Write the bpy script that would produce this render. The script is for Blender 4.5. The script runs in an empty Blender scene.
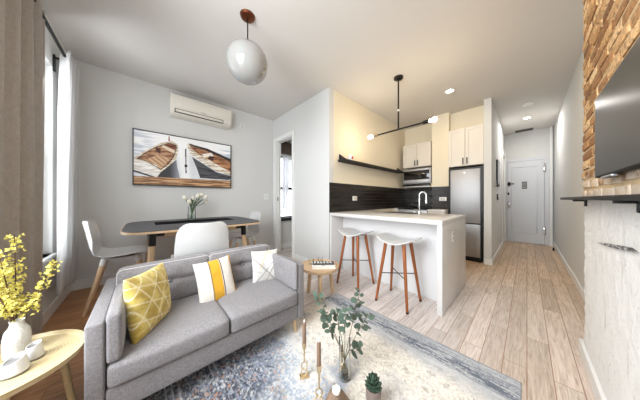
import bpy, bmesh, math, random
import numpy as np
from mathutils import Vector, Matrix, noise
SC = bpy.context.scene
COL = SC.collection
R = math.radians
PI = math.pi

# ------------------------------------------------------------------ camera, world, light, exposure
cd = bpy.data.cameras.new('camera'); CAM = bpy.data.objects.new('camera', cd); COL.objects.link(CAM)
CAM.location = (0, 0, 1.13); CAM.rotation_euler = (R(90), 0, R(47.321 - 90))
cd.sensor_width = 36; cd.lens = 190.87 / 640 * 36; cd.shift_y = -1 / 640; cd.clip_start = 0.02
SC.camera = CAM
SC.view_settings.view_transform = 'Standard'; SC.view_settings.look = 'None'
SC.view_settings.gamma = 1; SC.view_settings.use_curve_mapping = False
SC.view_settings.exposure = 0.32
W = bpy.data.worlds.new('sky'); SC.world = W; W.use_nodes = True
W.node_tree.nodes['Background'].inputs[0].default_value = (0.95, 0.97, 1.0, 1)
W.node_tree.nodes['Background'].inputs[1].default_value = 3.0

def lamp(name, kind, loc, energy, color, rot=(0, 0, 0), size=0.1, size_y=None, spot=None, blend=.6, spread=None):
    l = bpy.data.lights.new(name, kind); l.energy = energy; l.color = color
    if kind == 'AREA':
        l.size = size
        if size_y: l.shape = 'RECTANGLE'; l.size_y = size_y
        if spread: l.spread = spread
    else:
        l.shadow_soft_size = size
    if kind == 'SPOT': l.spot_size = spot; l.spot_blend = blend
    o = bpy.data.objects.new(name, l); COL.objects.link(o); o.location = loc; o.rotation_euler = rot
    return o
# daylight at the dining and bedroom windows and at one added out of view
DAY = (0.93, 0.97, 1.0)
lamp('daylight_dining_window', 'AREA', (-0.95, 2.75, 1.75), 20, DAY, (0, R(-72), R(50)), 1.9, 0.95)
lamp('daylight_added_window', 'AREA', (-0.95, 0.80, 1.75), 100, DAY, (0, R(-60), 0), 1.9, 1.25)  # main light, through an added window out of view
lamp('daylight_bedroom_window', 'AREA', (2.7, 4.15, 1.45), 6, DAY, (R(-90), 0, 0), 1.0, 1.4)

# ------------------------------------------------------------------ helpers
def lin(c):
    return tuple((v / 12.92 if v <= .04045 else ((v + .055) / 1.055) ** 2.4) for v in c)
def S(r, g, b):
    return lin((r / 255, g / 255, b / 255))

class NT:
    def __init__(s, name):
        s.m = bpy.data.materials.new(name); s.m.use_nodes = True
        s.t = s.m.node_tree; s.b = s.t.nodes['Principled BSDF']; s.out = s.t.nodes['Material Output']
    def n(s, typ, **kw):
        nd = s.t.nodes.new(typ)
        for k, v in kw.items():
            if k in nd.inputs.keys() if isinstance(k, str) else False: nd.inputs[k].default_value = v
            else: setattr(nd, k, v)
        return nd
    def l(s, a, b): s.t.links.new(a, b)
    def coord(s, kind='Object', scale=(1, 1, 1), rot=(0, 0, 0), loc=(0, 0, 0)):
        tc = s.n('ShaderNodeTexCoord'); mp = s.n('ShaderNodeMapping')
        mp.inputs['Scale'].default_value = scale; mp.inputs['Rotation'].default_value = rot; mp.inputs['Location'].default_value = loc
        s.l(tc.outputs[kind], mp.inputs[0]); return mp.outputs[0]
    def noise(s, vec, scale, detail=4, rough=.55, dist=0):
        nd = s.n('ShaderNodeTexNoise'); nd.inputs['Scale'].default_value = scale; nd.inputs['Detail'].default_value = detail
        nd.inputs['Roughness'].default_value = rough; nd.inputs['Distortion'].default_value = dist
        s.l(vec, nd.inputs['Vector']); return nd.outputs['Fac']
    def ramp(s, fac, stops):
        r = s.n('ShaderNodeValToRGB'); e = r.color_ramp.elements
        while len(e) < len(stops): e.new(.5)
        for i, (p, c) in enumerate(stops):
            e[i].position = p; e[i].color = (*c, 1) if len(c) == 3 else c
        s.l(fac, r.inputs[0]); return r.outputs[0]
    def mix(s, fac, a, b, mode='MIX'):
        m = s.n('ShaderNodeMix', data_type='RGBA', blend_type=mode)
        for inp, v in ((m.inputs[0], fac), (m.inputs[6], a), (m.inputs[7], b)):
            if hasattr(v, 'is_linked'): s.l(v, inp)
            elif isinstance(v, (int, float)): inp.default_value = v
            else: inp.default_value = (*v, 1)
        return m.outputs[2]
    def bump(s, h, strength=.2, dist=.01):
        b = s.n('ShaderNodeBump'); b.inputs['Strength'].default_value = strength; b.inputs['Distance'].default_value = dist
        s.l(h, b.inputs['Height']); s.l(b.outputs[0], s.b.inputs['Normal'])
    def color(s, v):
        if hasattr(v, 'is_linked'): s.l(v, s.b.inputs['Base Color'])
        else: s.b.inputs['Base Color'].default_value = (*v, 1)
    def setp(s, rough=.5, metal=0, **kw):
        s.b.inputs['Roughness'].default_value = rough; s.b.inputs['Metallic'].default_value = metal
        for k, v in kw.items(): s.b.inputs[k.replace('_', ' ')].default_value = v

MATS = {}
def plain(name, c, rough=.5, metal=0, var=.06, scale=20, bump=0, **kw):
    if name in MATS: return MATS[name]
    m = NT(name); v = m.coord()
    f = m.noise(v, scale, 3)
    m.color(m.mix(f, tuple(x * (1 - var) for x in c), tuple(min(1, x * (1 + var)) for x in c)))
    m.setp(rough, metal, **kw)
    if bump: m.bump(f, bump, .004)
    MATS[name] = m.m; return m.m
def emit(name, c, st):
    m = NT(name); m.setp(.4); m.color(c)
    m.b.inputs['Emission Color'].default_value = (*c, 1); m.b.inputs['Emission Strength'].default_value = st
    MATS[name] = m.m; return m.m
def wood(name, a, b, scale=(40, 40, 3), rough=.45, bump=.1):
    m = NT(name); v = m.coord(scale=scale)
    f = m.noise(v, 1.0, 6, .6, .6); g = m.noise(v, 4.0, 3)
    c = m.ramp(f, [(.3, a), (.55, tuple((x + y) / 2 for x, y in zip(a, b))), (.75, b)])
    c = m.mix(.18, c, m.ramp(g, [(.3, tuple(x * .6 for x in a)), (.7, b)]))
    m.color(c); m.setp(rough); m.bump(f, bump, .002)
    MATS[name] = m.m; return m.m
def fabric(name, a, b, scale=260, rough=.95, bump=.5):
    m = NT(name); v = m.coord()
    w1 = m.noise(m.coord(scale=(1, .25, .25)), scale, 2); w2 = m.noise(m.coord(scale=(.25, 1, 1)), scale, 2)
    mx = m.n('ShaderNodeMath', operation='ADD'); m.l(w1, mx.inputs[0]); m.l(w2, mx.inputs[1])
    hf = m.n('ShaderNodeMath', operation='MULTIPLY'); m.l(mx.outputs[0], hf.inputs[0]); hf.inputs[1].default_value = .5
    c = m.ramp(hf.outputs[0], [(.35, a), (.65, b)])
    c = m.mix(m.noise(v, 6, 3), c, m.mix(.5, c, b))
    m.color(c); m.setp(rough); m.b.inputs['Sheen Weight'].default_value = .2
    m.bump(hf.outputs[0], bump, .002); MATS[name] = m.m; return m.m
def attr(name, rough=.8, grain=None, bump=0, gscale=300, sheen=0):
    m = NT(name); a = m.n('ShaderNodeAttribute', attribute_name='Col')
    c = a.outputs['Color']; v = m.coord(); f = m.noise(v, gscale, 3)
    if grain: c = m.mix(grain, c, m.mix(1.0, c, m.ramp(f, [(.3, (.45, .45, .45)), (.7, (1.5, 1.5, 1.5))]), 'MULTIPLY'))
    m.color(c); m.setp(rough); m.b.inputs['Sheen Weight'].default_value = sheen
    if bump: m.bump(f, bump, .003)
    MATS[name] = m.m; return m.m
def glass(name, tint=(1, 1, 1), rough=.02):
    m = NT(name); m.t.nodes.remove(m.b)
    tr = m.n('ShaderNodeBsdfTransparent'); tr.inputs[0].default_value = (*tint, 1)
    gl = m.n('ShaderNodeBsdfGlossy'); gl.inputs['Roughness'].default_value = rough
    lw = m.n('ShaderNodeLayerWeight'); lw.inputs[0].default_value = .12
    mx = m.n('ShaderNodeMixShader'); m.l(lw.outputs['Fresnel'], mx.inputs[0]); m.l(tr.outputs[0], mx.inputs[1]); m.l(gl.outputs[0], mx.inputs[2])
    m.l(mx.outputs[0], m.out.inputs[0]); MATS[name] = m.m; return m.m
def sheer(name, c, alpha=.35):
    m = NT(name); m.t.nodes.remove(m.b)
    d = m.n('ShaderNodeBsdfDiffuse'); t = m.n('ShaderNodeBsdfTranslucent'); tr = m.n('ShaderNodeBsdfTransparent')
    f = m.noise(m.coord(scale=(1, 1, .1)), 60, 3)
    cc = m.mix(f, tuple(x * .93 for x in c), c)
    m.l(cc, d.inputs[0]); m.l(cc, t.inputs[0])
    a = m.n('ShaderNodeMixShader'); a.inputs[0].default_value = .6; m.l(d.outputs[0], a.inputs[1]); m.l(t.outputs[0], a.inputs[2])
    b = m.n('ShaderNodeMixShader'); b.inputs[0].default_value = alpha; m.l(a.outputs[0], b.inputs[1]); m.l(tr.outputs[0], b.inputs[2])
    m.l(b.outputs[0], m.out.inputs[0]); MATS[name] = m.m; return m.m

class MB:
    """collects shapes into one mesh"""
    def __init__(s): s.bm = bmesh.new()
    def _xf(s, vs, M):
        if M is not None: bmesh.ops.transform(s.bm, matrix=M, verts=vs)
    def box(s, lo, hi, bev=0, seg=2, M=None):
        r = bmesh.ops.create_cube(s.bm, size=1); vs = r['verts']
        c = [(a + b) / 2 for a, b in zip(lo, hi)]; d = [abs(b - a) for a, b in zip(lo, hi)]
        bmesh.ops.scale(s.bm, vec=d, verts=vs); bmesh.ops.translate(s.bm, vec=c, verts=vs)
        if bev:
            es = list({e for v in vs for e in v.link_edges})
            g = bmesh.ops.bevel(s.bm, geom=es, offset=min(bev, min(d) * .49), segments=seg, affect='EDGES', profile=.5)
            vs = list({v for f in g['faces'] for v in f.verts} | {v for v in vs if v.is_valid})
        s._xf(vs, M); return s
    def lathe(s, prof, n=32, M=None, cap=True):
        rings = []
        for r, z in prof:
            if r < 1e-5: rings.append([s.bm.verts.new((0, 0, z))])
            else: rings.append([s.bm.verts.new((r * math.cos(2 * PI * i / n), r * math.sin(2 * PI * i / n), z)) for i in range(n)])
        for a, b in zip(rings, rings[1:]):
            for i in range(n):
                j = (i + 1) % n
                if len(a) == 1 and len(b) == 1: continue
                if len(a) == 1: f = [a[0], b[j], b[i]][::-1]
                elif len(b) == 1: f = [a[i], a[j], b[0]]
                else: f = [a[i], a[j], b[j], b[i]]
                s.bm.faces.new(f)
        if cap:
            if len(rings[0]) > 1: s.bm.faces.new(rings[0][::-1])
            if len(rings[-1]) > 1: s.bm.faces.new(rings[-1])
        s._xf([v for r in rings for v in r], M); return s
    def tube(s, pts, rad, n=10, cap=True):
        pts = [Vector(p) for p in pts]; k = len(pts)
        rad = rad if isinstance(rad, (list, tuple)) else [rad] * k
        rings = []; up = None
        for i, p in enumerate(pts):
            t = (pts[min(i + 1, k - 1)] - pts[max(i - 1, 0)]).normalized()
            if up is None: up = t.orthogonal().normalized()
            up = (up - t * up.dot(t)).normalized(); sd = t.cross(up)
            rings.append([s.bm.verts.new(p + (up * math.cos(2 * PI * j / n) + sd * math.sin(2 * PI * j / n)) * rad[i]) for j in range(n)])
        for a, b in zip(rings, rings[1:]):
            for j in range(n): s.bm.faces.new([a[j], a[(j + 1) % n], b[(j + 1) % n], b[j]])
        if cap: s.bm.faces.new(rings[0][::-1]); s.bm.faces.new(rings[-1])
        return s
    def prism(s, poly, z0, z1, M=None, bev=0, seg=2):
        a = [s.bm.verts.new((x, y, z0)) for x, y in poly]; b = [s.bm.verts.new((x, y, z1)) for x, y in poly]
        n = len(poly); fs = [s.bm.faces.new(a[::-1]), s.bm.faces.new(b)]
        for i in range(n): fs.append(s.bm.faces.new([a[i], a[(i + 1) % n], b[(i + 1) % n], b[i]]))
        vs = a + b
        if bev:
            es = list({e for f in fs[:2] for e in f.edges})
            g = bmesh.ops.bevel(s.bm, geom=es, offset=bev, segments=seg, affect='EDGES', profile=.5)
            vs = list({v for f in g['faces'] for v in f.verts} | {v for v in vs if v.is_valid})
        s._xf(vs, M); return s
    def grid(s, fn, nu, nv, closed_u=False):
        V = [[s.bm.verts.new(fn(i / nu, j / nv)) for i in range(nu if closed_u else nu + 1)] for j in range(nv + 1)]
        for j in range(nv):
            for i in range(nu):
                k = (i + 1) % nu if closed_u else i + 1
                s.bm.faces.new([V[j][i], V[j][k], V[j + 1][k], V[j + 1][i]])
        return V
    def sphere(s, c, r, M=None, u=16, v=10):
        rr = r if isinstance(r, (tuple, list)) else (r, r, r)
        g = bmesh.ops.create_uvsphere(s.bm, u_segments=u, v_segments=v, radius=1)
        bmesh.ops.scale(s.bm, vec=rr, verts=g['verts']); bmesh.ops.translate(s.bm, vec=c, verts=g['verts'])
        s._xf(g['verts'], M); return s
    def rbox(s, size, c=(0, 0, 0), r=.02, bulge=(0, 0, 0), n=12, dent=None, M=None):
        """soft cushion: rounded box, bulging faces, optional dent function on the local point"""
        old = set(s.bm.verts)
        g = bmesh.ops.create_cube(s.bm, size=2)
        es = list({e for v in g['verts'] for e in v.link_edges})
        bmesh.ops.subdivide_edges(s.bm, edges=es, cuts=n, use_grid_fill=True)
        vs = [v for v in s.bm.verts if v not in old]
        h = Vector(size) / 2
        for v in vs:
            u = v.co.copy()
            # concentrate points near the edges so the rounding reads
            q = Vector([math.copysign(abs(a) ** .8, a) for a in u])
            p = Vector([a * b for a, b in zip(q, h)])
            inn = Vector([max(-(b - r), min(b - r, a)) for a, b in zip(p, h)])
            d = p - inn
            if d.length > 1e-9: p = inn + d.normalized() * r
            f = [(1 - min(1, abs(a)) ** 2.2) for a in u]
            p.x += bulge[0] * u.x * f[1] * f[2]; p.y += bulge[1] * u.y * f[0] * f[2]; p.z += bulge[2] * u.z * f[0] * f[1]
            if dent: p = dent(p, u)
            v.co = p + Vector(c)
        s._xf(vs, M); return s
    def build(s, name, mat, parent=None, smooth=True, ang=40, mods=None):
        me = bpy.data.meshes.new(name)
        bmesh.ops.recalc_face_normals(s.bm, faces=s.bm.faces)
        if smooth:
            for f in s.bm.faces: f.smooth = True
            for e in s.bm.edges:
                if len(e.link_faces) == 2 and e.calc_face_angle(0) > R(ang): e.smooth = False
        s.bm.to_mesh(me); s.bm.free()
        o = bpy.data.objects.new(name, me); COL.objects.link(o)
        for m in (mat if isinstance(mat, list) else [mat]): me.materials.append(m)
        if parent: o.parent = parent
        return o
def tag(o, label=None, cat=None, group=None, kind=None):
    if label: o['label'] = label
    if cat: o['category'] = cat
    if group: o['group'] = group
    if kind: o['kind'] = kind
    return o
def thing(name, label, cat, loc=(0, 0, 0), rz=0, group=None):
    o = bpy.data.objects.new(name, None); COL.objects.link(o); o.empty_display_size = .1
    o.location = loc; o.rotation_euler = (0, 0, rz)
    return tag(o, label, cat, group)
def struct(o): o['kind'] = 'structure'; return o
def copy_tree(o, parent=None):
    kids = [c for c in COL.objects if c.parent is o]
    c = o.copy(); COL.objects.link(c)
    if parent: c.parent = parent
    for k in kids: copy_tree(k, c)
    return c
def solidify(o, t, sub=0, offset=0):
    m = o.modifiers.new('thick', 'SOLIDIFY'); m.thickness = t; m.offset = offset
    if sub: n = o.modifiers.new('smooth', 'SUBSURF'); n.levels = n.render_levels = sub
    return o
def setcol(o, cols):
    me = o.data; a = me.color_attributes.new('Col', 'FLOAT_COLOR', 'POINT')
    a.data.foreach_set('color', np.concatenate([cols, np.ones((len(cols), 1))], 1).astype(np.float32).ravel())
def axis_M(p, d):
    """matrix whose z axis points along d, placed at p"""
    d = Vector(d).normalized(); return Matrix.Translation(Vector(p)) @ d.to_track_quat('Z', 'Y').to_matrix().to_4x4()
rng = np.random.default_rng(4)
def vnoise(x, y, seed=0):
    xi = np.floor(x).astype(int); yi = np.floor(y).astype(int); fx = x - xi; fy = y - yi
    fx = fx * fx * (3 - 2 * fx); fy = fy * fy * (3 - 2 * fy)
    def hsh(a, b):
        n = (a * 374761393 + b * 668265263 + seed * 974634777) & 0x7fffffff
        n = ((n ^ (n >> 13)) * 1274126177) & 0x7fffffff
        return ((n ^ (n >> 16)) & 0xffff) / 65535.
    a = hsh(xi, yi); b = hsh(xi + 1, yi); c = hsh(xi, yi + 1); d = hsh(xi + 1, yi + 1)
    return (a * (1 - fx) + b * fx) * (1 - fy) + (c * (1 - fx) + d * fx) * fy
def fbm(x, y, seed=0, oct=4):
    s = 0; a = .5; t = 0
    for k in range(oct):
        s = s + a * vnoise(x * 2 ** k, y * 2 ** k, seed + k * 17); t += a; a *= .55
    return s / t
def sstep(a, b, x):
    t = np.clip((x - a) / (b - a), 0, 1); return t * t * (3 - 2 * t)
def lerp(a, b, f):
    f = np.asarray(f)[..., None]; return np.asarray(a) * (1 - f) + np.asarray(b) * f
def inpoly(x, y, poly):
    r = np.zeros(x.shape, bool); n = len(poly)
    for i in range(n):
        x0, y0 = poly[i]; x1, y1 = poly[(i + 1) % n]
        if y0 == y1: continue
        r ^= ((y0 > y) != (y1 > y)) & (x < (x1 - x0) * (y - y0) / (y1 - y0) + x0)
    return r
def seg_d(x, y, a, b):
    ax, ay = a; bx, by = b; dx, dy = bx - ax, by - ay
    t = np.clip(((x - ax) * dx + (y - ay) * dy) / (dx * dx + dy * dy), 0, 1)
    return np.hypot(x - ax - t * dx, y - ay - t * dy)

# ------------------------------------------------------------------ shared materials
M_wall = plain('white_paint', S(214, 214, 212), .85, var=.012, scale=3, bump=.04)
M_kwall = plain('warm_white_paint', S(232, 222, 200), .8, var=.012, scale=3, bump=.03)
M_ceil = plain('ceiling_paint', S(216, 212, 207), .9, var=.012, scale=2)
M_trim = plain('trim_gloss_white', S(232, 232, 230), .35, var=.01)
M_white = plain('white_satin', S(235, 235, 233), .35, var=.01)
M_plastic = plain('white_plastic', S(210, 210, 209), .3, var=.01)
M_acpl = plain('ac_cream_plastic', S(226, 221, 210), .35, var=.01)
M_black = plain('black_metal', S(16, 15, 15), .4, .3, var=.1)
M_blackm = plain('matt_black', S(20, 19, 18), .6, var=.1)
M_dkgrey = plain('dark_grey', S(60, 60, 62), .5)
M_cab = plain('cabinet_paint', S(218, 212, 202), .4, var=.008)
M_steel = None
def steel():
    m = NT('brushed_steel'); v = m.coord(scale=(1, 1, 60)); f = m.noise(v, 8, 3)
    m.color(m.mix(f, S(158, 158, 160), S(184, 184, 185))); m.setp(.5, .85); m.b.inputs['Anisotropic'].default_value = .5
    m.bump(f, .03, .001); return m.m
M_steel = steel()
M_chrome = plain('chrome', S(215, 215, 215), .12, 1, var=.02)
M_quartz = NT('quartz'); _v = M_quartz.coord(); M_quartz.color(M_quartz.mix(M_quartz.noise(_v, 300, 3), S(208, 205, 203), S(226, 224, 222))); M_quartz.setp(.25); M_quartz = M_quartz.m
M_oak = wood('light_oak', S(196, 162, 124), S(222, 194, 160))
M_pale = wood('pale_birch', S(214, 190, 140), S(238, 220, 176), scale=(14, 14, 14))
M_teak = wood('teak_leg', S(120, 62, 24), S(176, 102, 46))
M_sofa = fabric('grey_linen', S(96, 93, 95), S(140, 136, 137))
M_pipe = plain('grey_piping', S(190, 188, 188), .9)
M_glass = glass('clear_glass', (.97, .985, .98))
M_pane = glass('window_pane', (.98, .99, 1), .01)
M_brass = plain('aged_gold', S(222, 200, 164), .3, .85)
M_candle = plain('taupe_wax', S(128, 102, 84), .55)
M_wick = plain('white_wax_tip', S(250, 246, 238), .5)
M_copper = plain('copper_canopy', S(112, 62, 38), .35, .8, var=.2)

# ------------------------------------------------------------------ floor, ceiling and walls
H = 2.86
def mat_floor():
    m = NT('worn_oak_planks'); v = m.coord()
    br = m.n('ShaderNodeTexBrick'); br.offset = .37; br.offset_frequency = 2; br.squash = 1
    br.inputs['Scale'].default_value = 1; br.inputs['Brick Width'].default_value = 1.15; br.inputs['Row Height'].default_value = .114
    br.inputs['Mortar Size'].default_value = .0022; br.inputs['Mortar Smooth'].default_value = .1; br.inputs['Bias'].default_value = 0
    br.inputs['Color1'].default_value = (0, 0, 0, 1); br.inputs['Color2'].default_value = (1, 1, 1, 1); br.inputs['Mortar'].default_value = (.5, .5, .5, 1)
    m.l(v, br.inputs['Vector'])
    # per-plank shift of the grain
    add = m.n('ShaderNodeVectorMath', operation='MULTIPLY_ADD'); m.l(br.outputs['Color'], add.inputs[0]); add.inputs[1].default_value = (7, 3, 5)
    m.l(m.coord(scale=(2.6, 46, 2)), add.inputs[2])
    g = m.noise(add.outputs[0], 1.5, 6, .62, 1.3); g2 = m.noise(add.outputs[0], 6, 4, .6)
    oak = m.ramp(g, [(.3, S(156, 128, 102)), (.5, S(200, 174, 146)), (.7, S(224, 202, 178))])
    dark = m.ramp(g, [(.3, S(124, 84, 54)), (.5, S(172, 124, 84)), (.7, S(200, 154, 112))])
    limewash_glare = m.ramp(g, [(.3, S(188, 174, 166)), (.5, S(222, 214, 210)), (.7, S(236, 232, 231))])
    # worn whitewash plus painted glare mid-floor; shaded brown painted by the window
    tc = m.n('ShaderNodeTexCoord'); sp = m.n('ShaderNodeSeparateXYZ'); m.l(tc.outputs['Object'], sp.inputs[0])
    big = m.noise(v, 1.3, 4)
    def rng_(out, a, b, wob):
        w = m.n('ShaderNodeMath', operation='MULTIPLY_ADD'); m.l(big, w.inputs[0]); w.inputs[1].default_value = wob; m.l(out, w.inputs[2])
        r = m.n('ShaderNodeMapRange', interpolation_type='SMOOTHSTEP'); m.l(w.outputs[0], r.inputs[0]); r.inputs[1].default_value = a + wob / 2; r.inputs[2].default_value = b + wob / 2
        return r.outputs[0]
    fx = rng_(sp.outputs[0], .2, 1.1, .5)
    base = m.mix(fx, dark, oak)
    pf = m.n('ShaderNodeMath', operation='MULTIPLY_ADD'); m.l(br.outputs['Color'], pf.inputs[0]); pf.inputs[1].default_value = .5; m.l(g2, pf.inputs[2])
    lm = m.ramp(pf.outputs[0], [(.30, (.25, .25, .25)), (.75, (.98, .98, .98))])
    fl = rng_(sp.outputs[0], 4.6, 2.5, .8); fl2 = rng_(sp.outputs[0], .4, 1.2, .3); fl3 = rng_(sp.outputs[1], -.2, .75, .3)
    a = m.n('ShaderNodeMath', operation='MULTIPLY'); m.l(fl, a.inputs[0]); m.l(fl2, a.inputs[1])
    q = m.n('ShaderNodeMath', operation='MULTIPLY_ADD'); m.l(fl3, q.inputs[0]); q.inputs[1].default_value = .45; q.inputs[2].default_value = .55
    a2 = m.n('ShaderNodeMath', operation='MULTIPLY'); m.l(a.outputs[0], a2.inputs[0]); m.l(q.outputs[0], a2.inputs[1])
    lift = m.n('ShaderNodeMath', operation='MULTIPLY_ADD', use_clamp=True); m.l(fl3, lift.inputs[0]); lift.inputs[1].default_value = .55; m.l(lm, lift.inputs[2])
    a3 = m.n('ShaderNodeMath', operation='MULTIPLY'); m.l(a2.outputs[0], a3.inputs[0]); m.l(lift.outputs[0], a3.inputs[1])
    c = m.mix(a3.outputs[0], base, limewash_glare)
    tint = m.ramp(br.outputs['Color'], [(0, (.84, .82, .80)), (1, (1.1, 1.07, 1.04))])
    c = m.mix(1.0, c, tint, 'MULTIPLY')
    gap = m.mix(a3.outputs[0], S(128, 84, 54), S(176, 140, 116))
    c = m.mix(br.outputs['Fac'], c, gap)
    m.color(c); m.setp(.42)
    inv = m.n('ShaderNodeMath', operation='MULTIPLY_ADD'); m.l(br.outputs['Fac'], inv.inputs[0]); inv.inputs[1].default_value = -2.5; m.l(g, inv.inputs[2])
    m.bump(inv.outputs[0], .25, .003)
    return m.m
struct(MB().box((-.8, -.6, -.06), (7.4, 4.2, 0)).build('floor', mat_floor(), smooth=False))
struct(MB().box((-.8, -.6, H), (7.4, 4.2, H + .06)).build('ceiling', M_ceil, smooth=False))

def wall(name, boxes, mat=M_wall):
    b = MB()
    for lo, hi in boxes: b.box(lo, hi)
    return struct(b.build(name, mat, smooth=False))
WZ0, WZ1 = .59, 2.45
A0, A1, B0, B1 = 2.30, 3.20, .25, 1.45
xw = (-.80, -.67)
wall('wall_window', [((xw[0], -.54, 0), (xw[1], 4.0, WZ0)), ((xw[0], -.54, WZ1), (xw[1], 4.0, H)),
     ((xw[0], -.54, WZ0), (xw[1], B0, WZ1)), ((xw[0], B1, WZ0), (xw[1], A0, WZ1)), ((xw[0], A1, WZ0), (xw[1], 4.0, WZ1))])
wall('wall_back', [((-.67, 3.8, 0), (2.26, 3.94, H)), ((3.15, 3.8, 0), (3.7, 3.94, H)), ((2.26, 3.8, 0), (3.15, 3.94, .68)), ((2.26, 3.8, 2.13), (3.15, 3.94, H))])
DY0, DY1, DZ = 3.05, 3.66, 2.36
wall('wall_doorway', [((2.1, 2.07, 0), (2.2, DY0, H)), ((2.1, DY1, 0), (2.2, 3.8, H)), ((2.1, DY0, DZ), (2.2, DY1, H))])
wall('wall_kitchen_side', [((2.2, 2.07, 0), (4.92, 2.17, H))], M_kwall)
wall('wall_kitchen_end', [((4.82, .51, 0), (4.92, 2.07, H))], M_kwall)
wall('wall_hall_partition', [((4.35, .41, 0), (7.22, .51, H))])
wall('wall_hall_end', [((7.22, -.54, 0), (7.32, .51, H))])
wall('wall_right', [((-.67, -.54, 0), (7.22, -.44, H))])
wall('wall_bedroom', [((3.6, 2.17, 0), (3.7, 3.8, H))])

def window(name, x0, x1, y0, y1, z0, z1, axis, black=False, rails=(.5,)):
    t = bpy.data.objects.new(name, None); COL.objects.link(t); t['kind'] = 'structure'
    fm = M_blackm if black else M_trim
    f = MB(); w = .045
    def bx(a0, a1, b0, b1, d0, d1):
        if axis == 'x': f.box((d0, a0, b0), (d1, a1, b1), .003)
        else: f.box((a0, d0, b0), (a1, d1, b1), .003)
    d0, d1 = (x0, x1) if axis == 'x' else (y0, y1)
    a0, a1 = (y0, y1) if axis == 'x' else (x0, x1)
    bx(a0, a0 + w, z0, z1, d0, d1); bx(a1 - w, a1, z0, z1, d0, d1); bx(a0, a1, z0, z0 + w, d0, d1); bx(a0, a1, z1 - w, z1, d0, d1)
    for r in rails: zz = z0 + (z1 - z0) * r; bx(a0, a1, zz - (.045 if black else .022), zz + .022, d0 - (.02 if black else 0), d1)
    f.build('window_frame', fm, t, smooth=False)
    p = MB(); dm = (d0 + d1) / 2
    if axis == 'x': p.box((dm - .003, a0 + w, z0 + w), (dm + .003, a1 - w, z1 - w))
    else: p.box((a0 + w, dm - .003, z0 + w), (a1 - w, dm + .003, z1 - w))
    p.build('pane', M_pane, t, smooth=False)
    return t
t = window('window_1', -.775, -.735, A0, A1, WZ0, WZ1, 'x')
MB().box((-.735, A0 - .03, WZ0 - .03), (-.64, A1 + .03, WZ0), .006).build('window_sill', M_trim, t)
t = window('added_window', -.775, -.735, B0, B1, WZ0, WZ1, 'x')  # unseen window, added to bring daylight onto the floor and peninsula
MB().box((-.735, B0 - .03, WZ0 - .03), (-.64, B1 + .03, WZ0), .006).build('window_sill', M_trim, t)
t = window('window_3', 2.26, 3.15, 3.85, 3.89, .68, 2.13, 'y', True, (.49,))
MB().box((2.23, 3.74, .63), (3.18, 3.85, .70), .006).build('window_sill', M_blackm, t)

# door frame to the bedroom
b = MB()
b.box((2.075, DY1, 0), (2.1, DY1 + .11, DZ + .075), .004); b.box((2.075, DY0 - .07, 0), (2.1, DY0, DZ + .075), .004); b.box((2.075, DY0, DZ), (2.1, DY1, DZ + .075), .004)
b.box((2.1, DY1 - .018, 0), (2.2, DY1, DZ), .002); b.box((2.1, DY0, 0), (2.2, DY0 + .018, DZ), .002); b.box((2.1, DY0 + .018, DZ - .018), (2.2, DY1 - .018, DZ), .002)
b.box((2.135, DY1 - .03, 0), (2.15, DY1 - .018, DZ - .018)); 
df = struct(b.build('door_1', M_trim, smooth=False))
MB().box((2.112, DY1 - .022, 1.09), (2.13, DY1 - .0175, 1.17), .002).build('strike_plate', M_black, df)

# baseboards
def bb(name, boxes):
    b = MB()
    for lo, hi in boxes: b.box(lo, hi, .004)
    return struct(b.build(name, M_trim, smooth=False))
bb('baseboard_right', [((2.36, -.44, 0), (7.22, -.425, .10))])
bb('baseboard_hall', [((4.35, .395, 0), (7.2, .41, .10)), ((4.335, .395, 0), (4.35, .51, .10))])
bb('baseboard_back', [((-.67, 3.785, 0), (2.1, 3.8, .11)), ((-.67, 3.78, .105), (2.1, 3.8, .12))])
bb('baseboard_window', [((-.67, -.44, 0), (-.655, 3.785, .11))])
bb('baseboard_doorway', [((2.085, 2.07, 0), (2.1, DY0 - .07, .10))])
bb('baseboard_bedroom', [((2.2, 3.785, 0), (3.6, 3.8, .11))])

# ------------------------------------------------------------------ chimney breast
CX0, CX1, CY, CZ = .5, 2.36, -.28, 1.125
def mat_brick():
    m = NT('old_brick'); v = m.coord(); g = m.n('ShaderNodeNewGeometry')
    f = m.noise(v, 45, 6, .7); big = m.noise(v, 3.2, 4)
    c = m.ramp(g.outputs['Random Per Island'], [(0, S(124, 84, 50)), (.35, S(172, 126, 80)), (.7, S(202, 160, 110)), (1, S(222, 190, 146))])
    c = m.mix(1.0, c, m.ramp(f, [(.32, (.42, .38, .34)), (.5, (1.05, 1.05, 1.05)), (.66, (1.5, 1.48, 1.42))]), 'MULTIPLY')
    # remnants of white wash low on the breast
    tc = m.n('ShaderNodeTexCoord'); sp = m.n('ShaderNodeSeparateXYZ'); m.l(tc.outputs['Object'], sp.inputs[0])
    mr = m.n('ShaderNodeMapRange'); m.l(sp.outputs[2], mr.inputs[0]); mr.inputs[1].default_value = 1.42; mr.inputs[2].default_value = 1.1; mr.inputs[3].default_value = -.1; mr.inputs[4].default_value = .36
    ad = m.n('ShaderNodeMath', operation='ADD'); m.l(mr.outputs[0], ad.inputs[0]); m.l(m.noise(v, 12, 6, .7), ad.inputs[1])
    w = m.ramp(ad.outputs[0], [(.55, (0, 0, 0)), (.72, (.85, .85, .85))])
    c = m.mix(w, c, S(222, 208, 190)); m.color(c); m.setp(.9); m.bump(f, .8, .008); return m.m
M_brick = mat_brick()
M_mortar = plain('lime_mortar', S(206, 180, 142), .95, var=.2, scale=40, bump=.5)
b = MB(); random.seed(7)
cw, ch, mo = .205, .066, .015
row = 0; z = CZ + .012
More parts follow.
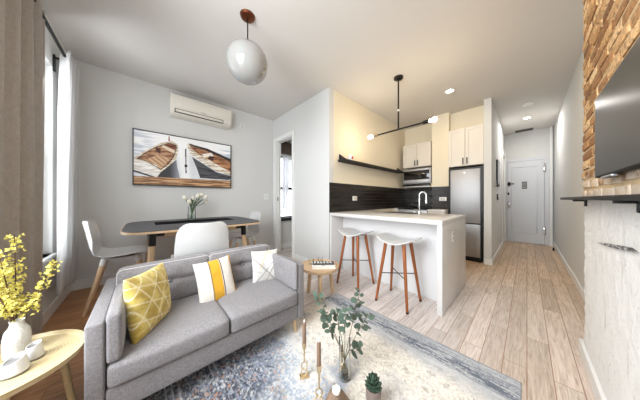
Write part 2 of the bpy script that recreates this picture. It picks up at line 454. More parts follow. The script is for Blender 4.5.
while z < H - .005:
    x = CX0 + (0 if row % 2 else -cw / 2)
    while x < CX1 - .01:
        x0 = max(x, CX0); x1 = min(x + cw - mo, CX1 - .002 - .006 * random.random())
        if x1 - x0 > .03:
            dy = random.uniform(-.001, .006)
            j = lambda: random.uniform(-.003, .003)
            b.box((x0 + j(), CY - .05, z + j()), (x1, CY + .004 + dy, min(H - .001, z + ch - mo + j())), .007, 2)
        x += cw
    z += ch; row += 1
ck = struct(b.build('wall_chimney_brick', M_brick, smooth=True))
struct(MB().box((CX0, -.44, CZ), (CX1 - .006, CY - .0005, H)).build('wall_chimney_core', M_mortar, smooth=False))
def mat_plaster():
    m = NT('whitewashed_plaster'); v = m.coord(); f = m.noise(v, 60, 7, .72); s2 = m.noise(m.coord(scale=(1, 1, .18)), 30, 4)
    c = m.mix(m.ramp(f, [(.30, (1, 1, 1)), (.42, (0, 0, 0))]), S(244, 243, 240), S(196, 194, 190))
    c = m.mix(m.ramp(s2, [(.28, (.7, .7, .7)), (.4, (0, 0, 0))]), c, S(206, 203, 198))
    m.color(c); m.setp(.9); m.bump(f, .55, .01); return m.m
def plaster(u, v):
    x = CX0 + u * (CX1 - CX0); zz = v * CZ
    n_ = noise.fractal(Vector((x * 9, zz * 9, 3)), .7, 2, 5) * .0045
    rows = .0012 * math.cos(zz / .068 * 2 * PI) * sstep(1.9, 2.2, np.float64(x)) + .001 * math.cos(x / .2 * 2 * PI) * sstep(1.9, 2.2, np.float64(x))
    e = .03 * max(0, (x - CX1 + .03) / .03) ** 2
    return (x, CY + n_ * .8 + float(rows) - e, zz)
b = MB(); b.grid(plaster, 170, 110)
for lo, hi in [((CX0, -.44, 0), (CX1 - .004, CY - .035, CZ))]: b.box(lo, hi)
pl = struct(b.build('wall_chimney_plaster', mat_plaster(), ang=80))
bb('baseboard_chimney', [((CX0, CY, 0), (CX1 + .02, CY + .02, .10)), ((CX1, -.425, 0), (CX1 + .02, CY, .10))])
# broken edge in the plaster
b = MB()
pts = [(1.90, .882), (1.78, .890), (1.66, .899), (1.54, .909), (1.42, .924), (1.33, .934), (1.42, .938), (1.5, .930), (1.62, .916), (1.74, .903), (1.84, .890)]
b.prism([(x, zz) for x, zz in pts], -.02, .012, Matrix(((1, 0, 0, 0), (0, 0, 1, CY), (0, 1, 0, 0), (0, 0, 0, 1))))
m = NT('bare_plaster_crack'); v = m.coord(scale=(1, 1, 4)); m.color(m.ramp(m.noise(v, 30, 5), [(.38, S(44, 43, 42)), (.5, S(120, 118, 116)), (.6, S(200, 198, 195))])); m.setp(.9)
tag(b.build('plaster_crack', m.m), kind='structure')

# ------------------------------------------------------------------ mantel shelf and television
t = thing('mantel_shelf', 'long thin black shelf on the chimney breast below the television', 'shelf', (1.5, -.28, 1.125))
MB().box((-.95, .0, 0), (.95, .10, .017), .002).build('shelf_board', M_blackm, t)
for x in (-.2, .42 + .32):
    MB().box((x - .012, .0, -.045), (x + .012, .012, 0), .002).box((x - .012, .012, -.012), (x + .012, .06, 0), .002).build('bracket', M_black, t)
t = thing('television', 'flat dark wall television mounted on the bare brick', 'television', (1.31, -.28, 1.43))
MB().box((-.38, .012, -.195), (.38, .045, .205), .004).build('housing', M_blackm, t)
scr = NT('tv_screen'); scr.color(S(86, 84, 82)); scr.setp(.28); scr.b.inputs['Specular IOR Level'].default_value = .12
v = scr.coord(); scr.color(scr.mix(scr.noise(v, 1.5, 1), S(46, 45, 44), S(52, 50, 49)))
MB().box((-.374, .045, -.188), (.374, .0462, .199)).build('screen', scr.m, t, smooth=False)
MB().box((.10, .03, -.206), (.26, .047, -.196), .003).build('badge_strip', M_steel, t)
MB().box((-.15, 0, -.12), (.15, .013, .12), .002).build('wall_bracket', M_black, t)

# ------------------------------------------------------------------ hall
t = thing('entrance_door', 'grey-white panelled entrance door at the end of the hall', 'door', (7.22, .03, 0))
M_door = plain('door_paint', S(208, 210, 214), .45, var=.01)
b = MB(); b.box((-.035, -.32, .008), (-.002, .33, 2.10), .003)
b.build('door_leaf', M_door, t, smooth=False)
b = MB()
for y0, y1, z0, z1 in ((-.21, .25, .27, .29), (-.21, .25, 1.95, 1.97), (-.21, -.19, .29, 1.95), (.23, .25, .29, 1.95)):
    b.box((-.046, y0, z0), (-.035, y1, z1), .004)
b.build('panel_moulding', M_door, t)
b = MB(); b.box((-.03, -.40, 0), (0, -.325, 2.18), .004); b.box((-.03, .335, 0), (0, .375, 2.18), .004); b.box((-.03, -.325, 2.105), (0, .335, 2.18), .004)
b.build('door_casing', M_door, t, smooth=False)
for z in (.34, 1.9):
    MB().box((-.05, -.345, z - .10), (-.03, -.30, z + .10), .004).tube([(-.052, -.322, z - .11), (-.052, -.322, z + .11)], .009).build('hinge', M_chrome, t)
MB().box((-.05, .27, .90), (-.036, .32, 1.06), .004).tube([(-.05, .295, .98), (-.085, .295, .98)], .011).sphere((-.095, .295, .98), .028).build('door_knob', M_chrome, t)
MB().box((-.052, .20, 1.515), (-.036, .325, 1.545), .003).box((-.055, .27, 1.48), (-.036, .32, 1.58), .004).build('door_latch', M_black, t)
MB().box((-.05, .29, 1.24), (-.036, .325, 1.30), .003).build('deadbolt', M_black, t)
n_ = MB().box((-.04, -.03, 1.39), (-.0355, .06, 1.575), .001).build('notice', M_dkgrey, t)
b = MB(); b.box((-.0415, -.02, 1.41), (-.04, .05, 1.555)); b.build('notice_sheet', plain('grey_paper', S(150, 150, 150), .8), n_)
b = MB()
for k in range(3): b.box((-.043, -.008, 1.44 + k * .035), (-.0415, .038, 1.452 + k * .035))
b.build('printed_lines', M_dkgrey, n_, smooth=False)
tag(MB().tube([(7.17, -.395, 0), (7.17, -.395, H)], .028, 16).build('riser_pipe', M_trim), 'white vertical pipe in the corner beside the entrance door', 'pipe')
bx_ = struct(MB().box((6.22, .385, 0), (6.32, .41, 2.3), .004).box((6.32, .385, 2.2), (7.05, .41, 2.3), .004).box((6.95, .385, 0), (7.05, .41, 2.2), .004).build('trim_1', M_trim, smooth=False))
t = thing('mirror', 'narrow dark framed mirror on the hall partition', 'mirror', (5.25, .41, 1.64))
MB().box((-.2, -.025, -.26), (.2, 0, .26), .004).build('frame', M_dkgrey, t); MB().box((-.17, -.027, -.23), (.17, -.025, .23)).build('mirror_glass', plain('mirror_grey', S(120, 120, 118), .1, .9), t)
t = thing('intercom', 'small dark intercom panel below the mirror in the hall', 'intercom', (5.25, .41, 1.17))
MB().box((-.07, -.02, -.06), (.07, 0, .06), .004).build('panel', M_dkgrey, t); MB().box((-.05, -.024, 0), (.05, -.02, .04), .002).build('button_plate', M_white, t)
t = thing('thermostat', 'small white thermostat box on the hall partition before the mirror', 'thermostat', (4.78, .41, 1.42))
MB().box((-.04, -.025, -.05), (.04, 0, .05), .006).build('body', M_plastic, t); MB().box((-.02, -.027, .0), (.02, -.025, .03)).build('display', M_dkgrey, t)
tag(MB().lathe([(0, 0), (.022, 0), (.024, .01), (.014, .02), (.012, .045), (.018, .06), (0, .062)], 16, Matrix.Translation((6.6, -.395, 0))).build('door_stop', M_black), 'little black door stop by the baseboard near the entrance', 'door stop')

# ceiling fittings
M_bulb = emit('warm_led', (1.0, .84, .62), 16)
for i, (x, y, lb) in enumerate([(3.6, .84, 'recessed ceiling downlight above the kitchen peninsula end'), (6.01, .0, 'recessed ceiling downlight glowing in the hall')]):
    t = thing('recessed_downlight', lb, 'ceiling light', (x, y, H), 0, 'recessed downlights')
    MB().lathe([(.048, -.002), (.07, -.006), (.072, 0), (.046, 0)], 32, cap=False).build('trim_ring', M_white, t)
    MB().lathe([(0, -.003), (.048, -.003), (.048, -.001), (0, -.001)], 24).build('lens', M_bulb, t)
    lamp('downlight_beam', 'AREA', (x, y, H - .02), (6, 13)[i], ((1, .82, .60), (1, .97, .93))[i], (0, 0, 0), .09)
t = thing('smoke_detector', 'round white smoke detector on the hall ceiling', 'smoke detector', (5.14, -.01, H))
MB().lathe([(0, -.035), (.05, -.033), (.062, -.02), (.07, -.012), (.07, 0), (0, 0)], 32).build('body', M_white, t); MB().lathe([(0, -.038), (.014, -.038), (.015, -.034), (0, -.033)], 16).build('test_button', M_plastic, t)
t = thing('ceiling_vent', 'small grey slatted vent in the hall ceiling over the door', 'vent', (7.0, .05, H))
MB().box((-.09, -.16, -.012), (.09, .16, 0), .003).build('frame', plain('vent_grey', S(150, 148, 144), .5), t)
b = MB()
for k in range(6): b.box((-.075 + k * .028, -.145, -.018), (-.065 + k * .028, .145, -.011))
b.build('slats', M_dkgrey, t, smooth=False)

# ------------------------------------------------------------------ kitchen
def mat_tile():
    m = NT('black_gloss_tile'); tc = m.n('ShaderNodeTexCoord'); sp = m.n('ShaderNodeSeparateXYZ'); m.l(tc.outputs['Object'], sp.inputs[0])
    ad = m.n('ShaderNodeMath', operation='ADD'); m.l(sp.outputs[0], ad.inputs[0]); m.l(sp.outputs[1], ad.inputs[1])
    cb = m.n('ShaderNodeCombineXYZ'); m.l(ad.outputs[0], cb.inputs[0]); m.l(sp.outputs[2], cb.inputs[1])
    br = m.n('ShaderNodeTexBrick'); br.offset = .5; m.l(cb.outputs[0], br.inputs['Vector'])
    for k, v in (('Scale', 1), ('Brick Width', .2), ('Row Height', .066), ('Mortar Size', .003), ('Mortar Smooth', .2)): br.inputs[k].default_value = v
    br.inputs['Color1'].default_value = (*S(26, 23, 21), 1); br.inputs['Color2'].default_value = (*S(40, 34, 30), 1); br.inputs['Mortar'].default_value = (*S(58, 51, 45), 1)
    m.color(br.outputs['Color']); m.setp(.22)
    iv = m.n('ShaderNodeMath', operation='SUBTRACT'); iv.inputs[0].default_value = 1; m.l(br.outputs['Fac'], iv.inputs[1]); m.bump(iv.outputs[0], .6, .004); return m.m
M_tile = mat_tile()
struct(MB().box((2.103, 2.058, .92), (4.82, 2.07, 1.385)).build('trim_2', M_tile, smooth=False))      # tiled splashback along the side wall
struct(MB().box((4.808, 1.05, .92), (4.82, 2.058, 1.385)).build('trim_3', M_tile, smooth=False))
def outlet(name, lb, M, switch=False, group='wall outlets', w=.075, h=.115):
    t = thing(name, lb, 'switch' if switch else 'outlet', (0, 0, 0), 0, None); t.matrix_world = M
    MB().box((-w / 2, 0, -h / 2), (w / 2, .006, h / 2), .003).build('cover_plate', M_white, t)
    if switch: MB().box((-.014, .006, -.03), (.014, .011, .03), .002).build('rocker', M_plastic, t)
    else:
        for s in (-1, 1):
            k = MB()
            if w > h: k.box((s * .022 - .013, .006, -.016), (s * .022 + .013, .009, .016), .003)
            else: k.box((-.016, .006, s * .022 - .013), (.016, .009, s * .022 + .013), .003)
            k.build('socket', plain('socket_grey', S(176, 174, 170), .4), t)
    return t
Tm = Matrix.Translation
outlet('wall_outlet', 'white outlet in the black tiles of the long side wall', Tm((2.73, 2.058, 1.14)) @ Matrix.Rotation(PI, 4, 'Z'), w=.13, h=.075)
outlet('wall_outlet', 'white outlet in the black tiles beside the refrigerator', Tm((4.468, 1.16, 1.13)) @ Matrix.Rotation(PI / 2, 4, 'Z'), w=.13, h=.075)
outlet('wall_outlet', 'white outlet on the end panel of the kitchen peninsula', Tm((2.47, .55, .725)) @ Matrix.Rotation(PI, 4, 'Z'))
outlet('light_switch', 'white switch plate on the dining wall beside the doorway', Tm((1.93, 3.8, 1.18)) @ Matrix.Rotation(PI, 4, 'Z'), True, w=.10, h=.12)
outlet('wall_outlet', 'small white outlet high up beside the air conditioner', Tm((1.42, 3.8, 2.57)) @ Matrix.Rotation(PI, 4, 'Z'), w=.075, h=.095)

# peninsula
t = thing('kitchen_peninsula', 'white kitchen peninsula with a waterfall end and thick pale worktop', 'kitchen island', (2.1, .55, 0))
MB().box((.0, 0, .875), (1.02, 1.505, .92), .003).build('worktop', M_quartz, t)
MB().box((0, 0, 0), (1.02, .045, .875), .003).build('waterfall_panel', M_quartz, t)
MB().box((0, 1.475, 0), (.28, 1.505, .875), .002).build('side_panel', M_quartz, t)
b = MB(); b.box((.28, .045, .0), (1.0, 1.5, .875), .003); b.build('cabinet_body', plain('peninsula_white', S(220, 219, 219), .4, var=.008), t, smooth=False)
# sink cut: dark basin rim showing behind the tap
s_ = thing('kitchen_sink', 'steel sink basin let into the peninsula worktop', 'sink', (2.1 + .74, 1.28, .92))
MB().box((-.18, -.25, .0), (.18, .25, .004), .002).build('sink_rim', M_steel, s_); MB().box((-.16, -.23, .004), (.16, .23, .0055)).build('basin', M_dkgrey, s_)
f = thing('kitchen_tap', 'tall chrome arched tap on the peninsula worktop', 'tap', (2.80, 1.01, .92))
MB().lathe([(.026, 0), (.026, .012), (.018, .018), (.018, .05), (.014, .055)], 24).build('tap_base', M_chrome, f)
arc = [(0, 0, .05), (0, 0, .26)] + [(.0, .04 - .04 * math.cos(a), .26 + .045 * math.sin(a)) for a in [PI * k / 10 for k in range(1, 11)]]
arc = [(p[1] * .3, -p[1], p[2]) for p in arc]
MB().tube(arc + [(arc[-1][0], arc[-1][1], .215)], .0095, 14).build('spout', M_chrome, f)
MB().tube([(arc[-1][0], arc[-1][1], .22), (arc[-1][0], arc[-1][1], .15)], [.012, .014], 14).build('spray_head', M_chrome, f)
MB().tube([(0, .01, .04), (0, .07, .06)], .007, 10).build('lever', M_chrome, f)
sd = thing('soap_dispenser', 'small chrome soap pump beside the kitchen tap', 'soap dispenser', (2.86, 1.10, .92))
MB().lathe([(.016, 0), (.016, .01), (.008, .014), (.008, .06), (0, .06)], 16).build('pump_body', M_chrome, sd); MB().tube([(0, 0, .055), (0, -.03, .06), (0, -.045, .055)], .005, 8).build('spout', M_chrome, sd)

# counter run along the end wall
t = thing('kitchen_counter', 'white base cabinets with pale worktop along the end wall', 'kitchen cabinet', (4.2, 1.06, 0))
MB().box((.02, 0, .1), (.62, .30, .88), .003).box((.06, 0, 0), (.62, .30, .1)).build('body', M_cab, t, smooth=False); MB().box((0, 0, .88), (.608, .30, .92), .003).build('worktop', M_quartz, t)
MB().box((.0, .01, .12), (.02, .29, .86), .004).build('door', M_cab, t); 
t = thing('range_cooker', 'black and steel range under the microwave', 'cooker', (4.18, 1.365, 0))
MB().box((.02, 0, 0), (.63, .6, .905), .004).build('body', M_steel, t); MB().box((0, .0, .905), (.62, .6, .925), .004).build('cooktop', M_blackm, t); MB().box((.0, .03, .2), (.02, .57, .75), .004).build('oven_door', M_blackm, t)
for px, py in ((.18, .15), (.18, .45), (.45, .15), (.45, .45)):
    MB().lathe([(.09, .925), (.09, .935), (.07, .935), (.07, .925)], 24, Matrix.Translation((px, py, 0)), cap=False).build('burner', M_black, t)
t = thing('corner_counter', 'small corner worktop between the range and the tiled side wall', 'worktop', (4.2, 1.966, 0))
MB().box((0, 0, .88), (.608, .092, .92), .003).build('worktop', M_quartz, t); MB().box((.02, 0, 0), (.62, .092, .88)).build('body', M_cab, t)
t = thing('range_guard', 'cream wall chase between the microwave and the refrigerator', 'wall', (4.5, 1.06, 0)); bpy.data.objects.remove(t)
struct(MB().box((4.47, 1.055, 1.385), (4.82, 1.36, H)).build('wall_chase', M_kwall, smooth=False))
struct(MB().box((4.468, 1.055, .921), (4.808, 1.36, 1.385)).build('trim_5', M_tile, smooth=False))

def cabinet(name, lb, x, y0, y1, z0, z1, depth, handle_z=.03):
    t = thing(name, lb, 'cabinet', (x, y0, z0)); w = y1 - y0; h = z1 - z0
    MB().box((.02, 0, 0), (depth, w, h), .002).build('body', M_cab, t, smooth=False)
    for k in range(2):
        a = k * w / 2 + .003; c = (k + 1) * w / 2 - .003
        b = MB(); b.box((.004, a, .004), (.02, c, h - .004), .002)
        fr = .05
        b.box((-.006, a, .004), (.004, a + fr, h - .004), .002); b.box((-.006, c - fr, .004), (.004, c, h - .004), .002)
        b.box((-.006, a + fr, .004), (.004, c - fr, fr), .002); b.box((-.006, a + fr, h - fr), (.004, c - fr, h - .004), .002)
        d = b.build('door', M_cab, t, smooth=False)
        hy = w / 2 + (.03 if k else -.03)
        MB().box((-.026, hy - .008, handle_z), (-.012, hy + .008, handle_z + .12), .002).box((-.014, hy - .005, handle_z + .01), (-.004, hy + .005, handle_z + .02)).box((-.014, hy - .005, handle_z + .10), (-.004, hy + .005, handle_z + .11)).build('handle', M_blackm, d)
    return t
cabinet('wall_cabinet', 'cream two-door wall cabinet above the microwave', 4.45, 1.375, 1.96, 1.84, 2.36, .37)
cabinet('wall_cabinet', 'tall cream two-door cabinet above the refrigerator', 4.40, .515, 1.05, 1.75, 2.46, .42)
struct(MB().box((4.60, .512, 2.46), (4.82, 1.055, H)).build('wall_soffit', M_kwall, smooth=False))
t = thing('microwave', 'built-in steel microwave with dark glass front', 'microwave', (4.42, 1.375, 1.47))
MB().box((.01, 0, 0), (.4, .575, .33), .004).build('housing', M_steel, t)
MB().box((-.008, .02, .09), (.01, .555, .28), .003).build('glass_door', plain('dark_glass', S(26, 24, 22), .12), t)
MB().box((-.008, .02, .285), (.01, .555, .32), .003).build('vent_strip', M_steel, t)
MB().box((-.010, .02, .02), (.01, .555, .085), .003).build('control_strip', M_steel, t)
MB().lathe([(0, .0), (.014, 0), (.014, .012), (0, .012)], 16, axis_M((-.010, .26, .052), (-1, 0, 0))).build('dial', M_chrome, t)
struct(MB().box((4.46, 1.3605, 1.385), (4.82, 1.9705, 1.465)).build('trim_6', M_kwall, smooth=False)) 
t = thing('range_hood', 'slim dark extractor lip below the microwave', 'extractor hood', (4.40, 1.375, 1.385))
MB().box((0, 0, .03), (.058, .575, .075), .004).build('lip', M_black, t); MB().box((.0, .0, .0), (.03, .575, .03), .003).build('light_rail', M_steel, t)
# refrigerator
t = thing('refrigerator', 'tall stainless steel refrigerator with bottom freezer', 'refrigerator', (4.38, .525, 0))
MB().box((.03, 0, .02), (.43, .52, 1.715), .004).build('body', M_black, t, smooth=False)
def fridge_door(z0, z1):
    b = MB(); b.prism([(.03, .035), (.008, .038), (0, .07), (-.008, .25), (0, .45), (.008, .485), (.03, .49)], z0, z1, bev=.004); return b
d1 = fridge_door(.69, 1.68).build('door', M_steel, t); d2 = fridge_door(.08, .67).build('freezer_drawer', M_steel, t)
MB().box((-.012, .24, 1.615), (-.0065, .34, 1.625), .001).build('maker_badge', M_chrome, d1)
MB().box((.012, .486, .75), (.03, .497, 1.4), .002).build('grip', M_black, d1); MB().box((.012, .486, .3), (.03, .497, .62), .002).build('grip', M_black, d2)
MB().box((.0, .03, 0.0), (.1, .49, .075), .003).build('kick_plate', M_black, t)
# floating shelf with a cup
t = thing('floating_shelf', 'long black floating shelf with raised ends on the kitchen side wall', 'shelf', (3.36, 2.07, 1.73))
MB().box((-1.06, -.16, 0), (1.06, 0, .028), .002).build('shelf_board', M_blackm, t)
for x in (-1.03, 1.0):
    b = MB(); b.prism([(0, .028), (-.15, .028), (0, .13)], x, x + .02, Matrix(((0, 0, 1, 0), (1, 0, 0, 0), (0, 1, 0, 0), (0, 0, 0, 1)))); b.build('end_bracket', M_blackm, t)
t = thing('mug', 'small white mug with red marks on the black kitchen shelf', 'mug', (2.52, 1.985, 1.7585))
MB().lathe([(0, 0), (.036, 0), (.04, .01), (.042, .09), (.038, .09), (.036, .012), (0, .01)], 24).build('cup', M_white, t)
MB().box((-.022, -.045, .03), (.018, -.038, .07), .003).build('red_print', plain('red_print', S(176, 40, 40), .5), t)
MB().tube([(.04, 0, .07), (.065, 0, .065), (.068, 0, .04), (.041, 0, .025)], .006, 8).build('handle', M_white, t)

# ------------------------------------------------------------------ pendant lamps
t = thing('globe_pendant', 'large milky glass globe pendant over the sofa', 'pendant lamp', (.72, 1.79, H))
MB().lathe([(0, -.032), (.03, -.03), (.06, -.018), (.068, 0), (0, 0)], 32).build('canopy', M_copper, t)
MB().tube([(0, 0, -.03), (0, 0, -.255)], .006, 10).build('stem', M_black, t)
MB().lathe([(.0, -.24), (.024, -.243), (.03, -.258), (.03, -.275), (0, -.275)], 20).build('holder', M_black, t)
opal = NT('opal_glass'); opal.color(S(236, 234, 230)); opal.setp(.12); opal.b.inputs['Subsurface Weight'].default_value = .3; opal.b.inputs['Coat Weight'].default_value = .4
opal.color(opal.mix(opal.noise(opal.coord(), 4, 2), S(150, 149, 147), S(160, 159, 156)))
MB().sphere((0, 0, -.447), .182, u=48, v=32).build('globe', opal.m, t)

t = thing('bar_pendant', 'black rod pendant with a bare glowing bulb at each end', 'pendant lamp', (2.66, 1.24, H))
MB().lathe([(0, -.03), (.05, -.03), (.062, -.02), (.062, 0), (0, 0)], 32).build('canopy', M_black, t)
MB().tube([(0, 0, -.03), (0, 0, -.745)], .011, 12).build('drop_rod', M_black, t)
MB().lathe([(.009, -.015), (.013, -.012), (.013, .012), (.009, .015)], 16, Matrix.Translation((0, 0, -.47)), cap=False).build('joint_ring', plain('white_joint', S(240, 236, 225), .4), t)
MB().tube([(0, -.40, -.74), (0, .42, -.74)], .011, 12).build('cross_bar', M_black, t)
M_hot = emit('glowing_bulb', (1.0, .81, .54), 150)
for s in (-1, 1):
    so = MB().lathe([(.012, 0), (.022, .01), (.022, .075), (.014, .08)], 20, axis_M((0, .32 * s, -.74), (0, s, 0))).build('socket', M_brass if s > 0 else M_black, t)
    MB().lathe([(.012, 0), (.019, .018), (.029, .045), (.028, .062), (.016, .08), (0, .085)], 20, axis_M((0, .405 * s if s < 0 else .41, -.74), (0, s, 0))).build('bulb', M_hot, t)

# ------------------------------------------------------------------ air conditioner
t = thing('air_conditioner', 'cream wall-mounted air conditioner above the boat picture', 'air conditioner', (.72, 3.8, 2.42))
prof = [(0, 0), (.14, 0), (.185, .035), (.20, .08), (.205, .28), (.19, .305), (0, .31)]
b = MB(); b.prism(prof, -.435, .435, Matrix(((0, 0, 1, 0), (-1, 0, 0, 0), (0, 1, 0, 0), (0, 0, 0, 1))), .006); b.build('housing', M_acpl, t)
MB().box((-.432, -.211, .10), (.432, -.203, .285), .003).build('front_panel', M_acpl, t)
MB().box((-.38, -.204, .030), (.30, -.165, .085), .003).build('air_slot', M_blackm, t)
MB().box((-.370, -.213, .037), (.290, -.19, .074), .005).build('louver_flap', M_acpl, t)
MB().box((.33, -.208, .04), (.40, -.19, .075), .003).build('display_window', M_white, t); MB().box((.352, -.2095, .052), (.372, -.207, .062)).build('indicator', M_black, t)
MB().box((-.04, -.2125, .108), (.04, -.2105, .116), .0005).build('maker_badge', plain('badge_grey', S(150, 148, 144), .4), t)
b = MB()
for k in range(9): b.box((-.40, -.18 + k * .018, .3085), (.40, -.174 + k * .018, .3135))
b.build('top_grille', M_dkgrey, t, smooth=False)

# ------------------------------------------------------------------ boat picture
t = thing('boat_picture', 'wide framed picture of two wooden boats on the dining wall', 'picture', (-.12, 3.8, 1.33))
PW, PH = 1.32, .80
b = MB()
for lo, hi in [((0, -.045, 0), (.012, 0, PH)), ((PW - .012, -.045, 0), (PW, 0, PH)), ((.012, -.045, 0), (PW - .012, 0, .012)), ((.012, -.045, PH - .012), (PW - .012, 0, PH))]: b.box(lo, hi)
b.build('frame', plain('dark_frame', S(44, 40, 38), .5), t, smooth=False)
nu, nv = 300, 182
b = MB(); b.grid(lambda u, v: (.012 + u * (PW - .024), -.038, .012 + v * (PH - .024)), nu, nv)
cv = b.build('canvas', attr('picture_print', .5), t)
uu, vv = np.meshgrid(np.linspace(0, 1, nu + 1), np.linspace(0, 1, nv + 1)); s, tt = uu, vv * 1.08
ripple = fbm(s * 9, tt * 60, 3); far = fbm(s * 5, tt * 30, 9)
img = lerp(S(226, 228, 232), S(250, 250, 250), sstep(.5, .9, tt))
img = lerp(img, S(176, 184, 198), np.clip((ripple - .5) * 2.2, 0, 1) * sstep(1.0, .2, tt) * .9)
img = lerp(img, S(188, 196, 210), sstep(.42, .6, far) * sstep(.25, .05, s) * .8); img = lerp(img, S(178, 190, 210), sstep(.4, .6, far) * sstep(.8, .95, s) * sstep(1.02, .9, tt))
img = lerp(img, S(252, 252, 252), sstep(.08, .02, abs(s - .43 - .05 * (1 - tt))) * .8)
P = {'hullL': [(0.003, 0.516), (0.094, 0.686), (0.228, 0.888), (0.33, 0.964), (0.383, 0.916), (0.396, 0.82), (0.374, 0.593), (0.312, 0.44), (0.228, 0.269), (0.179, 0.141), (0.003, 0.267)],
 'inL': [(0.027, 0.504), (0.101, 0.651), (0.187, 0.79), (0.303, 0.907), (0.37, 0.891), (0.374, 0.813), (0.347, 0.626), (0.295, 0.456), (0.228, 0.327), (0.094, 0.485)],
 'floorL': [(0.094, 0.485), (0.203, 0.644), (0.321, 0.579), (0.228, 0.338)], 'benchL': [(0.179, 0.787), (0.228, 0.766), (0.223, 0.657), (0.184, 0.695)],
 'bowL': [(0.269, 0.895), (0.356, 0.906), (0.365, 0.77), (0.307, 0.811)], 'thwL': [(0.244, 0.855), (0.374, 0.765), (0.356, 0.696), (0.236, 0.799)],
 'sternL': [(-.01, 0.50), (0.187, 0.413), (0.228, 0.288), (0.179, 0.141), (-.01, 0.285)], 'edgeL': [(-.01, 0.285), (0.179, 0.167), (0.179, 0.133), (-.01, 0.253)],
 'shL': [(0.228, 0.269), (0.374, 0.573), (0.383, 0.415), (0.41, 0.171), (0.187, 0.142)], 'hullR': [(0.476, 0.948), (0.524, 0.978), (0.71, 0.899), (1.008, 0.709), (1.008, 0.315), (0.822, 0.392), (0.646, 0.577), (0.514, 0.754)],
 'inR': [(0.495, 0.934), (0.71, 0.855), (1.008, 0.661), (1.008, 0.4), (0.776, 0.607), (0.604, 0.759)], 'rimR': [(0.495, 0.971), (0.71, 0.921), (1.008, 0.742), (1.008, 0.666), (0.71, 0.855), (0.508, 0.939)],
 'thwR': [(0.646, 0.771), (0.754, 0.837), (0.787, 0.767), (0.667, 0.69)], 'holR': [(0.732, 0.751), (0.787, 0.744), (0.776, 0.638), (0.71, 0.679)],
 'shR': [(0.534, 0.676), (0.822, 0.369), (1.008, 0.305), (0.99, .2), (0.625, 0.2), (0.588, 0.415)], 'post': [(0.462, 0.841), (0.474, 0.845), (0.477, 0.291), (0.466, 0.289)],
 'postb': [(0.455, 0.479), (0.487, 0.486), (0.483, 0.428), (0.459, 0.423)], 'flag': [(0.298, 1.054), (0.307, 1.057), (0.312, 0.957), (0.297, 0.951)]}
def paint(key, c, var=.0, c2=None, fac=None):
    global img
    mk = inpoly(s, tt, P[key]); col = np.broadcast_to(np.asarray(c), img.shape)
    if c2 is not None: col = lerp(np.asarray(c), np.asarray(c2), fac)
    img = np.where(mk[..., None], col, img)
gr = sstep(.35, .65, fbm(s * 14 + tt * 10, tt * 50, 5)); dk = sstep(.3, .6, ripple)
plk = (np.sin((s * .9 + tt * .55) * 120) > .55) * 1.0
paint('shL', S(20, 19, 22), c2=S(150, 152, 162), fac=1 - dk * .0 - sstep(.42, .3, s) * .9); paint('shR', S(22, 21, 24), c2=S(120, 122, 130), fac=dk * .45)
paint('hullL', S(196, 176, 150), c2=S(238, 230, 216), fac=gr); paint('inL', S(112, 66, 42), c2=S(190, 146, 110), fac=gr)
paint('floorL', S(204, 168, 132), c2=S(156, 114, 82), fac=plk); paint('bowL', S(88, 40, 30), c2=S(140, 80, 54), fac=gr); paint('thwL', S(226, 206, 180)); paint('benchL', S(78, 36, 28))
paint('sternL', S(214, 206, 198), c2=S(246, 244, 240), fac=gr); paint('edgeL', S(40, 32, 30))
for k in range(len(P['inL'])):
    d = seg_d(s, tt * .6, (P['inL'][k][0], P['inL'][k][1] * .6), (P['inL'][(k + 1) % 10][0], P['inL'][(k + 1) % 10][1] * .6)); img = np.where((d < .004)[..., None], np.asarray(S(52, 36, 28)), img)
paint('hullR', S(186, 166, 140), c2=S(244, 238, 226), fac=sstep(.3, .6, gr)); paint('inR', S(112, 62, 40), c2=S(190, 138, 96), fac=gr); paint('rimR', S(46, 28, 24)); paint('thwR', S(240, 232, 220)); paint('holR', S(60, 30, 26))
paint('post', S(40, 38, 40)); paint('postb', S(24, 24, 26)); paint('flag', S(150, 60, 44))
dm = tt < (.155 + .02 * s + .008 * fbm(s * 30, tt * 0, 8)); dcol = lerp(S(112, 70, 42), S(214, 172, 128), sstep(.3, .7, fbm(s * 6, tt * 46, 12)))
img = np.where(dm[..., None], dcol, img); img = np.where((tt < .02)[..., None], img * .6, img)
setcol(cv, np.asarray(img).reshape(-1, 3))

# ------------------------------------------------------------------ curtains and rod
def curtain(name, y0, y1, z0, z1, x, folds, amp, mat, lb, flare=0, parent_cat='curtain', gather=.0, ph=0):
    b = MB()
    def fn(u, v):
        z = z0 + v * (z1 - z0); w = (y1 - y0)
        yy0 = y0 - flare * (1 - v) ** .5
        y = yy0 + u * (y1 - yy0)
        a = amp * (.55 + .45 * v) * (1 + .3 * math.sin(9 * u + 2))
        xx = x + a * math.sin(2 * PI * folds * u + ph + .5 * math.sin(3 * v + 5 * u)) + .25 * a * math.sin(2 * PI * folds * 2.3 * u + 1)
        return (xx, y, z + .012 * math.sin(7 * u) * (1 - v))
    b.grid(fn, int(folds * 22), 40)
    o = b.build(name, mat, ang=180); solidify(o, .003)
    return tag(o, lb, 'curtain')
M_drape = fabric('taupe_drape', S(150, 141, 132), S(168, 159, 150), scale=90, bump=.15)
curtain('curtain', 1.70, 2.60, .02, 2.62, -.585, 5, .028, M_drape, 'heavy taupe floor-length drape nearest the yellow blossom vase')
curtain('curtain', 3.13, 3.60, .23, 2.63, -.58, 5, .035, sheer('white_sheer', (.9, .9, .9), .18), 'sheer white curtain hanging behind the white dining chair by the window', flare=.22)
t = thing('curtain_rod', 'black curtain rod over the window', 'curtain rod', (-.585, 2.5, 2.565))
MB().tube([(0, -.95, 0), (0, 1.0, 0)], .013, 12).build('rod', M_black, t)
